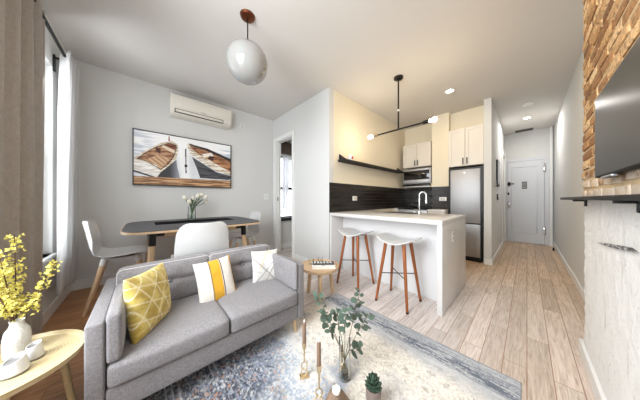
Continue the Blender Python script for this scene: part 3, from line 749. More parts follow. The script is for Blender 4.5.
for y in (.72, -.8):
    MB().box((-.085, y - .014, -.15), (-.07, y + .014, .014), .002).box((-.085, y - .01, -.022), (.0, y + .01, -.006), .002).build('bracket', M_black, t)
MB().sphere((0, 1.0, 0), .02).build('finial', M_black, t)

# ------------------------------------------------------------------ rug
RX0, RX1, RY0, RY1 = -.10, 1.70, .02, 1.56
nu, nv = 460, 400
b = MB()
def rugf(u, v):
    x = RX0 + u * (RX1 - RX0); y = RY0 + v * (RY1 - RY0); e = min(u, 1 - u, v, 1 - v)
    return (x, y, .009 * min(1, e / .004))
b.grid(rugf, nu, nv)
rug = tag(b.build('area_rug', attr('rug_pile', .95, .75, .5, 420, .3)), 'faded blue and cream patterned rug under the sofa', 'rug')
uu, vv = np.meshgrid(np.linspace(0, 1, nu + 1), np.linspace(0, 1, nv + 1)); x = RX0 + uu * (RX1 - RX0); y = RY0 + vv * (RY1 - RY0)
d = RX1 - x; streak = .6 * fbm(x * 110, y * 7, 1) + .4 * fbm(x * 140, y * 140, 40, 2); streak2 = fbm(x * 170, y * 16, 6); speck = fbm(x * 90, y * 90, 2, 3); bl = fbm(x * 7, y * 6, 3); fine = fbm(x * 130, y * 130, 30, 2)
flor = np.sin(x * 44 + 2 * np.sin(y * 18)) * np.sin(y * 40 + 2 * np.sin(x * 16)); flor2 = np.sin(x * 90 + 1.5 * np.sin(y * 60)) * np.sin(y * 84 + 1.5 * np.sin(x * 50))
cream = lerp(S(238, 230, 218), S(212, 203, 190), sstep(.35, .7, speck)); cream = lerp(cream, S(150, 138, 126), ((flor > .45) & (flor2 > -.1)) * sstep(.35, .6, fine) * .65)
cream = lerp(cream, S(178, 182, 186), sstep(.56, .74, bl) * .4)
dk_ = np.exp(-((d - .15) / .09) ** 2); border = lerp(S(184, 185, 188), lerp(S(140, 146, 156), S(74, 84, 102), dk_), sstep(.30, .56, streak) * (.5 + .5 * dk_)); border = lerp(border, S(206, 206, 206), sstep(.56, .7, streak2) * .75)
blue = lerp(S(150, 160, 174), S(204, 204, 202), sstep(.38, .62, streak * .5 + speck * .5)); blue = lerp(blue, S(112, 124, 144), sstep(.5, .66, bl) * .8); blue = lerp(blue, S(196, 170, 140), ((flor2 > .5) & (bl > .45)) * .55)
navy = lerp(S(38, 43, 56), S(116, 124, 140), sstep(.38, .66, .6 * speck + .4 * bl)); navy = lerp(navy, S(190, 190, 190), sstep(.56, .68, fbm(x * 150, y * 30, 6)) * .45); navy = lerp(navy, S(176, 130, 104), ((flor > .3) & (flor2 > .1)) * sstep(.4, .6, fine) * .75); navy = lerp(navy, S(206, 202, 194), ((flor2 < -.6) & (fine > .42)) * .55)
wob = .22 * (bl - .5) + .12 * (fbm(x * 3, y * 3, 21) - .5)
c = lerp(border, cream, sstep(.22, .38, d + wob * .8) * .92); c = lerp(c, blue, sstep(.72, 1.02, d + wob * 2 + .28 * (y - .8))); c = lerp(c, navy, sstep(.96, 1.26, d + wob * 1.4 + .22 * (y - .9)))
pale = sstep(.18, .22, d) * sstep(.27, .23, d); c = lerp(c, S(206, 206, 206), pale * .5)
c = lerp(c, S(92, 98, 110), (d < .012) * .8)
for xx in (.33, .36, .10, .13, .16): c = lerp(c, S(222, 222, 222), sstep(.005, .001, abs(x - xx - .01 * np.sin(y * 3))) * sstep(.4, .6, fbm(x * 3, y * 40, 14)) * .7)
setcol(rug, c.reshape(-1, 3))
RT = .009

# ------------------------------------------------------------------ sofa
SX0, SX1, SF = -.19, 1.0, 1.285
so = thing('sofa', 'grey two-seat fabric sofa with tufted back cushions', 'sofa', (.405, SF, 0))
cx = .405
def bx(name, lo, hi, bev=.012, mat=M_sofa): return MB().box((lo[0] - cx, lo[1] - SF, lo[2]), (hi[0] - cx, hi[1] - SF, hi[2]), bev, 3).build(name, mat, so)
bx('base_frame', (SX0 + .06, SF + .003, .135), (SX1 - .06, 1.97, .262))
for x0 in (SX0, SX1 - .06): bx('arm', (x0, SF - .002, .135), (x0 + .06, 1.97, .58), .01)
bx('back_frame', (SX0 + .06, 1.90, .262), (SX1 - .06, 1.975, .63), .012)
ycs = 1.76
for k in range(2):
    w = (SX1 - SX0 - .125) / 2; xc = SX0 + .0625 + w / 2 + k * w
    MB().rbox((w - .004, .545, .112), (xc - cx, 1.545 - SF, .318), .022, (0, .008, .012), 14).build('seat_cushion', M_sofa, so)
    hw = (w + .035) / 2
    def dent(p, u):
        if u.y < -.2:
            r_ = math.hypot(u.x * 1.0, (u.z - .05) * 1.0)
            g = math.exp(-(r_ / .12) ** 2) * .030 + math.exp(-(u.x / .05) ** 2) * .013 + math.exp(-((u.z - .05) / .07) ** 2) * .012
            p = p + Vector((0, g, 0))
        return p
    bc = MB().rbox((w + .015, .13, .30), (0, 0, 0), .03, (0, .022, .008), 26, dent, Tm((xc - cx, 1.842 - SF, .512)) @ Matrix.Rotation(R(-7), 4, 'X')).build('back_cushion', M_sofa, so)
    pts = []
    hw2, hh2, rr = (w + .015) / 2 - .006, .15 - .006, .03
    for (sx, sz, a0) in ((1, 1, 0), (-1, 1, 90), (-1, -1, 180), (1, -1, 270)):
        for q in range(5):
            a = R(a0 + q * 22.5); pts.append(Vector((sx * (hw2 - rr) + rr * math.cos(a), -.058, sz * (hh2 - rr) + rr * math.sin(a))))
    Mx = Tm((xc - cx, 1.842 - SF, .512)) @ Matrix.Rotation(R(-7), 4, 'X')
    pts = [Mx @ p for p in pts]; MB().tube(pts + [pts[0]], .0035, 6, False).build('piping', M_pipe, bc)
    bpos = Mx @ Vector((0, -.056, .0075)); MB().sphere(bpos, (.011, .008, .011)).build('button', M_sofa, bc)
for sgn, x0, pw in ((1, SX0 + .062, .052), (-1, SX1 - .062 - .032, .032)):
    def dent2(p, u, sgn=sgn):
        if u.x * sgn > .2:
            r_ = math.hypot(u.y, u.z - .1); g = math.exp(-(r_ / .16) ** 2) * .014 + math.exp(-(u.y / .06) ** 2) * .004
            p = p - Vector((sgn * g, 0, 0))
        return p
    ap = MB().rbox((pw, .46, .222), (x0 + pw / 2 - cx, 1.51 - SF, .49), .016, (.008, 0, .004), 16, dent2).build('arm_cushion', M_sofa, so)
    MB().sphere((x0 + pw / 2 + sgn * (pw / 2 - .007) - cx, 1.51 - SF, .505), (.007, .011, .011)).build('button', M_sofa, ap)
for lx, ly in ((SX0 + .05, SF + .05), (SX1 - .07, SF + .05), (SX0 + .05, 1.90), (SX1 - .07, 1.90)):
    z0 = RT if lx > -.1 and ly < RY1 else 0
    ox = .012 if lx > .4 else -.012
    MB().tube([(lx - cx + ox, ly - SF - .01, z0), (lx - cx, ly - SF, .14)], [.010, .016], 14).build('leg', M_oak, so)

# cushions
def cushion(name, lb, size, t, M, colfn, n=70, group=None):
    b = MB(); V = []
    def side(sg):
        def fn(u, v):
            a, c = 2 * u - 1, 2 * v - 1
            e = (max(0, 1 - abs(a) ** 2.6) * max(0, 1 - abs(c) ** 2.6)) ** .5
            k = 1 - .06 * (1 - abs(c) ** 2) * abs(a) ** 3; k2 = 1 - .06 * (1 - abs(a) ** 2) * abs(c) ** 3
            wr = .004 * noise.noise(Vector((a * 3, c * 3, sg * 5))) * e
            return (a * size / 2 * k, sg * (t / 2 * e + .002) + wr, c * size / 2 * k2)
        return fn
    b.grid(side(-1), n, n); b.grid(side(1), n, n)
    bmesh.ops.remove_doubles(b.bm, verts=b.bm.verts, dist=.0045 * 0 + 1e-6)
    # close the seam
    bm = b.bm; be = [e for e in bm.edges if e.is_boundary]; bmesh.ops.bridge_loops(bm, edges=be)
    o = b.build(name, attr(name + '_cloth' + lb[:3], .9, .25, .3, 500, .2), ang=180)
    co = np.empty(len(o.data.vertices) * 3); o.data.vertices.foreach_get('co', co); co = co.reshape(-1, 3)
    setcol(o, colfn(co[:, 0] / size * 2, co[:, 2] / size * 2, co[:, 1]))
    o.matrix_world = M
    return tag(o, lb, 'cushion', group)
def c_gold(a, c, y):
    base = lerp(S(176, 148, 62), S(214, 192, 108), sstep(.3, .7, fbm(a * 5 + 9, c * 5 + 9, 4)))
    ln = np.zeros_like(a)
    for p, q in [((-1, .7), (1, .25)), ((-1, .2), (1, -.35)), ((-1, -.35), (1, -.9)), ((-1, 1), (.2, -1)), ((-.45, 1), (.75, -1)), ((.1, 1), (1, -.4)), ((-1, .1), (-.4, -1)), ((-.6, -1), (.9, 1)), ((-1, -.55), (.3, 1)), ((.15, -1), (1, .2)), ((-1, .3), (-.45, 1))]:
        ln = np.maximum(ln, sstep(.024, .010, seg_d(a, c, p, q)))
    return lerp(base, S(238, 228, 190), ln * .85)
def c_stripe(a, c, y):
    base = np.broadcast_to(np.asarray(S(212, 206, 198)), (len(a), 3)).copy()
    base = lerp(base, S(206, 154, 34), (abs(a + .02) < .27) * 1.0); base = lerp(base, S(70, 60, 50), (abs(a - .29) < .03) * 1.0); base = lerp(base, S(120, 96, 50), (abs(a + .30) < .015) * 1.0)
    return lerp(base, S(206, 154, 34), (a > .86) * 1.0)
def c_marble(a, c, y):
    base = np.broadcast_to(np.asarray(S(212, 208, 202)), (len(a), 3)).copy()
    base = lerp(base, S(176, 174, 173), inpoly(a, c, [(-1, .1), (-.2, .2), (.2, -.5), (-.4, -1), (-1, -.8)]) * .6); base = lerp(base, S(250, 248, 244), inpoly(a, c, [(-.1, .55), (.5, .7), (.6, 0), (.1, -.2)]) * 1.0)
    for p, q, col in [((-.9, .5), (.6, -.95), S(120, 116, 110)), ((-.8, -.9), (.5, .2), S(120, 116, 110)), ((-.5, -.1), (.1, .9), S(196, 176, 122)), ((.1, .9), (.75, .55), S(196, 176, 122)), ((.75, .55), (.45, -.1), S(210, 190, 130)), ((.45, -.1), (-.1, -.9), S(130, 126, 120)), ((.45, -.1), (.9, -.7), S(196, 176, 122)), ((-1, -.2), (.2, -.6), S(170, 166, 160))]:
        base = lerp(base, col, sstep(.05, .02, seg_d(a, c, p, q)) * .8)
    return base
def pose(loc, yaw, lean, roll, sx=1, sz=1): return Matrix.Diagonal((1, 1, 1, 1)) @ Tm(loc) @ Matrix.Rotation(R(yaw), 4, 'Z') @ Matrix.Rotation(R(lean), 4, 'X') @ Matrix.Rotation(R(roll), 4, 'Y') @ Matrix.Diagonal((sx, 1, sz, 1))
cushion('throw_pillow', 'gold cushion with white criss-cross lines in the sofa corner', .35, .11, pose((.028, 1.545, .528), 61, -9, 3), c_gold)
cushion('throw_pillow', 'white cushion with a broad mustard stripe on the sofa', .295, .09, pose((.415, 1.655, .495), 6, -20, -3, .92, 1.1), c_stripe)
cushion('throw_pillow', 'white cushion with thin grey and gold geometric lines on the sofa', .27, .09, pose((.848, 1.68, .498), -8, -18, 2, .95, 1.08), c_marble)

# ------------------------------------------------------------------ dining table and chairs
TX, TY, TZ = .535, 3.05, .82
t = thing('dining_table', 'dining table with rounded dark grey top and oak legs', 'table', (TX, TY, 0))
def superell(a, b_, n=3.0, k=64):
    return [(math.copysign(abs(math.cos(q)) ** (2 / n), math.cos(q)) * a, math.copysign(abs(math.sin(q)) ** (2 / n), math.sin(q)) * b_) for q in [2 * PI * i / k for i in range(k)]]
MB().prism(superell(.70, .61, 6), TZ - .006, TZ, bev=.002).build('table_top', plain('slate_laminate', S(66, 66, 72), .45, var=.04), t)
MB().prism(superell(.708, .618, 6), TZ - .026, TZ - .006, bev=.005).build('wooden_edge', M_oak, t)
for sx in (-1, 1):
    for sy in (-1, 1):
        lx, ly = sx * .47, sy * .40
        lg = MB().tube([(lx + sx * .05, ly + sy * .04, 0), (lx, ly, .69)], [.02, .03], 16).build('leg', M_oak, t)
        MB().tube([(lx + sx*.004, ly + sy*.003, .64), (lx, ly, TZ - .034)], [.0318, .033], 16).box((lx - sx * .10 if sx > 0 else lx, ly - .014, .735), (lx if sx > 0 else lx + .10, ly + .014, .765), .004).build('leg_bracket', M_black, lg)
for sy in (-1, 1): MB().box((-.40, sy * .40 - .012, .725), (.40, sy * .40 + .012, .775), .004).build('rail', M_oak, t)
for sx in (-1, 1): MB().box((sx * .47 - .012, -.38, .725), (sx * .47 + .012, .38, .775), .004).build('rail', M_oak, t)

def make_chair():
    t = thing('dining_chair', 'x', 'chair', (0, 0, 0), 0, 'white dining chairs')
    prof = [(.235, .500, .200), (.20, .520, .222), (.10, .522, .232), (-.02, .514, .236), (-.13, .520, .236), (-.20, .552, .236), (-.235, .625, .234), (-.255, .72, .230), (-.27, .81, .222), (-.283, .865, .20), (-.29, .895, .165), (-.292, .905, .13)]
    n = len(prof) - 1
    def fn(u, v):
        f = v * n; i = min(int(f), n - 1); q = f - i
        y, z, w = [prof[i][k] * (1 - q) + prof[i + 1][k] * q for k in range(3)]
        a = 2 * u - 1; e = abs(a) ** 2.4
        back = max(0, min(1, (v - .42) / .2)); seat = 1 - back
        return (a * w, y + .055 * e * back, z + (.028 * e * seat if v > .12 else .028 * e * seat * v / .12))
    b = MB(); b.grid(fn, 20, 33)
    o = b.build('shell', M_plastic, t, ang=180); solidify(o, .009, 1)
    for sx in (-1, 1):
        for sy in (-1, 1):
            top = Vector((sx * .13, .11 if sy > 0 else -.13, .508)); bot = Vector((sx * .21, .21 if sy > 0 else -.255, 0))
            lg = MB().tube([bot, top + (bot - top) * .10], [.013, .021], 14).build('leg', M_oak, t)
            MB().tube([top + (bot - top) * .13, top], [.023, .026], 14).build('leg_bracket', M_plastic, lg)
    MB().box((-.14, -.14, .492), (.14, .12, .505), .004).build('under_frame', M_plastic, t)
    return t
ch = make_chair(); placed = [((-.17, 3.10, 0), -PI / 2, 'white shell dining chair at the table end nearest the window'),
    ((.43, 2.335, 0), 0, 'white shell dining chair seen from behind the sofa with its back to us'),
    ((1.20, 3.22, 0), PI / 2, 'white shell dining chair at the table end nearest the doorway')]
for i, (loc, rz, lb) in enumerate(placed):
    o = ch if i == 0 else copy_tree(ch)
    o.location = loc; o.rotation_euler = (0, 0, rz); o['label'] = lb
# runner, vase and tulips
b = MB(); b.box((-.45, -.17, 0), (.45, .17, .004), .001)
tag(b.build('table_runner', plain('black_runner', S(14, 14, 15), .95, var=.4, scale=120, Specular_IOR_Level=.1)), 'black woven runner lying across the dining table', 'table runner').location = (.55, 3.17, TZ)
VX, VY = .52, 3.36
t = thing('glass_vase', 'clear glass vase holding white tulips on the dining table', 'vase', (VX, VY, TZ))
MB().lathe([(.045, 0), (.05, .01), (.052, .08), (.045, .16), (.05, .2), (.046, .2), (.041, .16), (.047, .08), (.045, .015), (0, .012)], 32, cap=False).build('body', M_glass, t)
MB().lathe([(0, .013), (.044, .016), (.046, .08), (0, .08)], 24).build('water', glass('vase_water', (.9, .95, .92)), t)
M_stem = plain('tulip_stem', S(84, 104, 66), .6); M_tleaf = plain('tulip_leaf', S(74, 96, 60), .5); M_petal = plain('tulip_petal', S(226, 222, 204), .5)
random.seed(3)
def leaf_strip(b, base, tip, w, bend):
    base, tip = Vector(base), Vector(tip); d = tip - base; sd = d.cross(Vector((0, 0, 1)));
    if sd.length < 1e-4: sd = Vector((1, 0, 0))
    sd.normalize(); up = sd.cross(d).normalized()
    b.grid(lambda u, v: base + d * v + up * bend * math.sin(PI * v) + sd * (2 * u - 1) * w * math.sin(PI * min(1, v * .92 + .06)) + up * .3 * w * (2 * u - 1) ** 2, 4, 10)
for i, (dx, dy, hh) in enumerate([(-.07, .02, .33), (-.03, -.05, .27), (.02, .06, .32), (.06, -.04, .36), (.11, .03, .37), (.15, -.02, .34), (.17, .05, .28)]):
    p = [Vector((VX - dx * .12, VY - dy * .12, TZ + .02)), Vector((VX + dx * .25, VY + dy * .25, TZ + .2)), Vector((VX + dx * .75, VY + dy * .8, TZ + hh * .8)), Vector((VX + dx, VY + dy, TZ + hh - .03))]
    t = thing('tulip', 'white tulip standing in the glass vase on the dining table', 'flower', tuple(p[0]), 0, 'white tulips in the glass vase'); O = p[0]
    MB().tube([q - O for q in p], .0045, 8).build('stem', M_stem, t)
    dr = (p[3] - p[2]).normalized()
    MB().lathe([(0, -.005), (.018, 0), (.028, .02), (.027, .04), (.018, .06), (.006, .068), (0, .068)], 12, axis_M(p[3] - O, dr)).build('bloom', M_petal, t)
    b = MB(); leaf_strip(b, p[1] - O, p[1] - O + Vector((dx * .9 + .02, dy * .6 + .02, .12)), .016, .02); solidify(b.build('leaf', M_tleaf, t, ang=180), .0015)

# ------------------------------------------------------------------ bar stools
def make_stool():
    t = thing('bar_stool', 'x', 'stool', (0, 0, 0), 0, 'bar stools at the peninsula')
    b = MB()
    def fn(u, v):
        a, c = 2 * u - 1, 2 * v - 1
        k = 1 - .18 * abs(c) ** 4; k2 = 1 - .10 * abs(a) ** 3
        return (c * .165 * k2, a * .225 * k, .665 + .05 * abs(a) ** 2.2 - .018 * max(0, -c) ** 2 * (1 - abs(a)) + .0)
    b.grid(fn, 22, 14)
    solidify(b.build('seat', M_plastic, t, ang=180), .014, 1)
    tops, bots = {}, {}
    for sx in (-1, 1):
        for sy in (-1, 1):
            top = Vector((sx * .085, sy * .10, .655)); bot = Vector((sx * .172, sy * .172, 0)); tops[sx, sy] = top; bots[sx, sy] = bot
            lg = MB().tube([bot + (top - bot) * .02, top], [.013, .019], 14).build('leg', M_teak, t)
            MB().tube([bot, bot + (top - bot) * .025], [.0135, .0138], 12).build('foot_cap', M_black, lg)
    at = lambda k, f: bots[k] + (tops[k] - bots[k]) * f
    f_ = .47
    MB().tube([at((-1, -1), f_), at((1, 1), f_)], .005, 8).tube([at((-1, 1), f_), at((1, -1), f_)], .005, 8).build('cross_brace', M_black, t)
    MB().box((-.1, -.115, .648), (.1, .115, .658), .003).build('seat_plate', M_plastic, t)
    return t
st = make_stool()
for i, (loc, lb) in enumerate([((2.09, 1.565, 0), 'white saddle bar stool nearest the round side table'), ((2.075, .97, 0), 'white saddle bar stool nearest the peninsula waterfall end')]):
    o = st if i == 0 else copy_tree(st); o.location = loc; o['label'] = lb

# ------------------------------------------------------------------ round side table with book and glasses
STX, STY, STZ = 1.50, 1.63, .355
t = thing('side_table', 'small round oak tray-top side table between sofa and stools', 'table', (STX, STY, 0))
MB().lathe([(0, STZ - .045), (.15, STZ - .045), (.205, STZ - .03), (.222, STZ), (.222, STZ + .012), (.212, STZ + .012), (.206, STZ), (0, STZ)], 48).build('tray_top', M_oak, t)
for a in (229, 105, 340):
    a = R(a); dx, dy = math.cos(a), math.sin(a); bz = RT if STY + .165 * dy < RY1 and STX + .165 * dx < RX1 else 0
    MB().tube([(dx * .165, dy * .165, bz), (dx * .135, dy * .135, STZ - .04)], [.021, .024], 16).build('leg', M_oak, t)
bk = thing('book', 'black and white book lying on the round side table', 'book', (STX + .02, STY - .04, STZ), R(-40))
MB().box((-.13, -.09, .0), (.13, .09, .003), .001).box((-.13, -.09, .027), (.13, .09, .030), .001).box((-.13, .087, 0), (.13, .09, .03)).build('cover', plain('book_white', S(236, 234, 230), .5), bk)
MB().box((-.127, -.087, .003), (.127, .087, .027)).build('pages', plain('paper_white', S(240, 238, 230), .8), bk, smooth=False)
pn = MB().box((-.125, -.045, .030), (.125, .088, .0306)).build('black_cover_panel', plain('book_black', S(28, 27, 27), .5), bk, smooth=False)
b = MB()
for r_ in range(2):
    for k in range(6): b.box((-.11 + k * .037, .015 + r_ * .035, .0306), (-.083 + k * .037 - (.008 if (k + r_) % 3 == 0 else 0), .038 + r_ * .035, .0311))
b.build('lettering', M_white, pn, smooth=False)
MB().box((-.02, -.06, .030), (.015, -.05, .0306)).build('small_print', M_dkgrey, bk, smooth=False)
for i, (gx, gy, lb) in enumerate([(-.03, .12, 'small clear tumbler behind the book, the one nearer the sofa'), (.10, .10, 'small clear tumbler behind the book, the one nearer the stools')]):
    t = thing('tumbler', lb, 'glass', (STX + gx, STY + gy, STZ), 0, 'tumblers on the side table')
    MB().lathe([(0, 0), (.026, 0), (.03, .06), (.028, .06), (.0245, .008), (0, .007)], 24).build('glass_body', M_glass, t)

# ------------------------------------------------------------------ window-side coffee table
CTX, CTY, CTZ = -.425, 1.42, .45
t = thing('coffee_table', 'round pale wood table with raised rim beside the sofa arm', 'table', (CTX, CTY, 0))
rings = NT('turned_birch'); tc = rings.n('ShaderNodeTexCoord'); sp = rings.n('ShaderNodeVectorMath', operation='LENGTH'); mp = rings.n('ShaderNodeMapping'); mp.inputs['Scale'].default_value = (1, 1, 0)
rings.l(tc.outputs['Object'], mp.inputs[0]); nz = rings.noise(mp.outputs[0], 8, 3); rings.l(mp.outputs[0], sp.inputs[0])
mm = rings.n('ShaderNodeMath', operation='MULTIPLY_ADD'); rings.l(nz, mm.inputs[0]); mm.inputs[1].default_value = .02; rings.l(sp.outputs['Value'], mm.inputs[2])
sn = rings.n('ShaderNodeMath', operation='MULTIPLY'); rings.l(mm.outputs[0], sn.inputs[0]); sn.inputs[1].default_value = 620; s2 = rings.n('ShaderNodeMath', operation='SINE'); rings.l(sn.outputs[0], s2.inputs[0])
rings.color(rings.ramp(s2.outputs[0], [(0, S(204, 184, 140)), (.6, S(214, 196, 154)), (1, S(216, 199, 158))])); rings.setp(.4)
MB().lathe([(0, CTZ - .03), (.18, CTZ - .03), (.215, CTZ - .01), (.222, CTZ + .014), (.214, CTZ + .014), (.206, CTZ), (0, CTZ)], 64).build('tray_top', rings.m, t)
for a in (20, 110, 200, 290):
    a = R(a); dx, dy = math.cos(a), math.sin(a)
    MB().tube([(dx * .20, dy * .20, 0), (dx * .15, dy * .15, CTZ - .025)], [.010, .014], 12).build('leg', M_pale, t)
t = thing('flower_vase', 'white textured vase holding yellow blossom branches', 'vase', (-.405, 1.50, CTZ))
fvp = [(.030, 0), (.037, .006), (.039, .03), (.039, .085), (.034, .115), (.022, .135), (.0195, .15), (.022, .16), (.019, .16), (.0165, .15), (.02, .13), (0, .1)]
vm = NT('ribbed_ceramic'); vv_ = vm.coord(scale=(1, 1, 1)); vor = vm.n('ShaderNodeTexVoronoi'); vor.inputs['Scale'].default_value = 120; vm.l(vv_, vor.inputs['Vector']); vm.color(vm.mix(vm.noise(vv_, 30, 2), S(200, 198, 192), S(214, 212, 206))); vm.setp(.5); vm.bump(vor.outputs['Distance'], .35, .003)
MB().lathe([(a * .92, z_ * .97) for a, z_ in fvp], 40, cap=False).build('body', vm.m, t)
M_twig = plain('brown_twig', S(86, 64, 44), .8); M_yel = plain('yellow_blossom', S(240, 226, 122), .6, var=.2, scale=60); M_yel2 = plain('pale_blossom', S(244, 232, 140), .6)
random.seed(11)
base = Vector((-.405, 1.50, CTZ + .11))
# forward / sideways axes around the table
for i, (dx, dy, dz) in enumerate([(-.10, .10, .36), (-.085, .02, .30), (-.05, .16, .40), (.075, .10, .25), (-.06, .06, .34), (-.045, .13, .24)]):
    P0 = base + Vector((dx * .05, dy * .05, 0)); P1 = P0 + Vector((dx * .35, dy * .35, dz * .45)); P2 = P0 + Vector((dx, dy, dz))
    t = thing('blossom_branch', 'yellow blossom branch standing in the white textured vase', 'branch', tuple(P0), 0, 'yellow branches in the white vase')
    def pt(q): return (P0 * (1 - q) ** 2 + P1 * 2 * q * (1 - q) + P2 * q * q) - P0
    tw = MB(); tw.tube([pt(q / 10) for q in range(11)], [.003 - .0018 * q / 10 for q in range(11)], 7); b = MB()
    for k in range(84):
        q = .22 + .78 * random.random(); o_ = pt(q); 
        dr = Vector((random.gauss(0, 1), random.gauss(0, 1), random.gauss(.3, .8))).normalized(); e = o_ + dr * random.uniform(.006, .026)
        if k % 4 == 0: tw.tube([o_, e], .0009, 5)
        for f in range(4):
            ax = dr.orthogonal().normalized(); ax.rotate(Matrix.Rotation(f * PI / 2 + k, 3, dr)); pd = (ax * .8 + dr * .5).normalized()
            ln = random.uniform(.009, .015); sd = dr.cross(ax).normalized() * ln * .33
            v4 = [b.bm.verts.new(e), b.bm.verts.new(e + pd * ln * .55 + sd), b.bm.verts.new(e + pd * ln), b.bm.verts.new(e + pd * ln * .55 - sd)]; b.bm.faces.new(v4)
    tw.build('twig', M_twig, t); b.build('blossoms', [M_yel], t, ang=180)
for i, (loc, r0, h, sl, lb) in enumerate([((-.372, 1.352, CTZ), .036, .058, .024, 'wide white and grey candle cup on the round pale table'), ((-.345, 1.425, CTZ), .027, .062, .016, 'narrow white candle cup beside the wide one on the pale table')]):
    t = thing('candle_cup', lb, 'candle holder', loc, R(40))
    b = MB(); b.lathe([(r0 * .95, .008), (r0 * 1.02, .012), (r0 * .72, h), (r0 * .64, h), (r0 * .6, h * .7), (0, h * .7)], 32, cap=False)
    for v in b.bm.verts:
        if v.co.z > h * .9: v.co.z += v.co.x / r0 * sl * .6
    b.build('cup', plain('porcelain', S(208, 208, 208), .25, var=.01), t)
    MB().lathe([(0, 0), (r0 * .9, 0), (r0 * .95, .009), (0, .009)], 32).build('base', plain('cup_grey', S(120, 118, 116), .5), t)
    MB().lathe([(0, h * .68), (r0 * .62, h * .68), (r0 * .64, h * .84), (0, h * .84)], 24).build('wax', plain('cup_wax', S(128, 126, 124), .5), t)

# ------------------------------------------------------------------ things on the rug
def candlestick(x, y, h_stand, h_candle, lb1, lb2, beads, plate=.03, cr=.0115, rz=0):
    t = thing('candlestick', lb1, 'candlestick', (x, y, RT), rz)
    MB().box((-plate, -plate * .7, 0), (plate, plate * .7, .005), .002).build('foot_plate', M_brass, t)
    b = MB()
    for k in range(beads):
        z0 = .007 + k * .042; r_ = .018
        b.tube([(r_ * math.cos(a), 0, z0 + .021 + .021 * math.sin(a)) for a in [2 * PI * q / 20 for q in range(21)]], .0042, 8, False)
    b.tube([(0, 0, .007 + beads * .042 - .003), (0, 0, h_stand - .02)], .005, 10)
    b.build('ring_stem', M_brass, t)
    MB().lathe([(0, h_stand - .026), (.012, h_stand - .024), (.0145, h_stand), (.013, h_stand + .014), (.0125, h_stand), (0, h_stand - .004)], 20).build('cup', M_brass, t)
    c = thing('taper_candle', lb2, 'candle', (x, y, RT + h_stand - .004), 0, 'brown taper candles')
    MB().lathe([(0, 0), (cr, 0), (cr, h_candle - .01), (cr * .8, h_candle - .002), (0, h_candle)], 20).build('wax', M_candle, c)
    MB().lathe([(0, h_candle - .002), (.0035, h_candle), (.0045, h_candle + .008), (.002, h_candle + .02), (0, h_candle + .024)], 12).build('wick_tip', M_wick, c)
candlestick(.745, .955, .20, .145, 'gold ring-stem candlestick standing nearest the sofa', 'brown candle on the candlestick nearest the sofa', 2, rz=R(-30))
candlestick(.70, .768, .205, .142, 'gold ring-stem candlestick beside the faceted wooden block', 'brown candle on the candlestick beside the faceted block', 2, rz=R(-40))
candlestick(.965, .835, .10, .06, 'short gold candlestick standing just behind the eucalyptus vase', 'short brown candle seen through the glass eucalyptus vase', 1, .022, rz=R(20))
EX, EY = .925, .775
t = thing('cylinder_vase', 'tall clear glass cylinder vase with eucalyptus on the rug', 'vase', (EX, EY, RT))
MB().lathe([(0, 0), (.034, 0), (.036, .004), (.036, .25), (.033, .25), (.033, .012), (0, .010)], 40).build('glass_body', M_glass, t)
M_eu = plain('eucalyptus_leaf', S(84, 102, 88), .6, var=.35, scale=30); M_eus = plain('eucalyptus_stem', S(112, 100, 78), .7)
random.seed(5)
sx_, sy_ = .735, -.678     # picture-right on the floor plan
def E_(r, f, z): return Vector((EX + sx_ * r + .678 * f, EY + sy_ * r + .735 * f, RT + z))
for i, (r, f, z, n_) in enumerate([(-.17, .05, .50, 8), (-.13, -.02, .39, 6), (.0, -.03, .44, 7), (.10, .02, .53, 8), (.15, -.02, .42, 6), (-.05, .06, .40, 6), (.085, -.05, .235, 4)]):
    P0 = E_(-r * .17, -f * .25, .016); P1 = E_(r * .22, f * .2, .25); P2 = E_(r * .75, f * .8, z * .8); P3 = E_(r, f, z)
    t = thing('eucalyptus_stem', 'eucalyptus stem with round grey-green leaves in the glass cylinder vase', 'branch', tuple(P0), 0, 'eucalyptus stems in the glass vase')
    def pt(q): return P0 * (1 - q) ** 3 + P1 * 3 * q * (1 - q) ** 2 + P2 * 3 * q * q * (1 - q) + P3 * q ** 3 - P0
    MB().tube([pt(q / 12) for q in range(13)], [.0026 - .0014 * q / 12 for q in range(13)], 7).build('stem', M_eus, t)
    b = MB()
    for k in range(n_):
        q = .56 + .44 * k / (n_ - 1); o_ = pt(q); tg = (pt(min(1, q + .05)) - pt(q - .05)).normalized()
        for sgn in ((1, -1) if k < n_ - 1 else (1,)):
            a = k * 1.9 + random.uniform(-.4, .4); sd = tg.orthogonal().normalized(); sd.rotate(Matrix.Rotation(a, 3, tg)); sd *= sgn
            dr = (sd + tg * .35 + Vector((0, 0, random.uniform(-.35, .15)))).normalized(); R_ = random.uniform(.015, .024) * (1.1 - .35 * (k / n_))
            nm = dr.cross(tg).normalized(); up = nm.cross(dr) if random.random() < .5 else nm
            c = o_ + dr * (R_ + .006)
            ring = []
            for w in range(12):
                th = 2 * PI * w / 12; ring.append(b.bm.verts.new(c + dr * R_ * math.cos(th) * 1.12 + up * R_ * math.sin(th) + dr.cross(up) * .12 * R_ * math.sin(th) ** 2))
            cv_ = b.bm.verts.new(c - dr.cross(up) * .05 * R_)
            for w in range(12): b.bm.faces.new([cv_, ring[w], ring[(w + 1) % 12]])
            b.tube([o_, c - dr * R_ * 1.05], .0008, 4)
    lf = b.build('leaves', M_eu, t, ang=180)
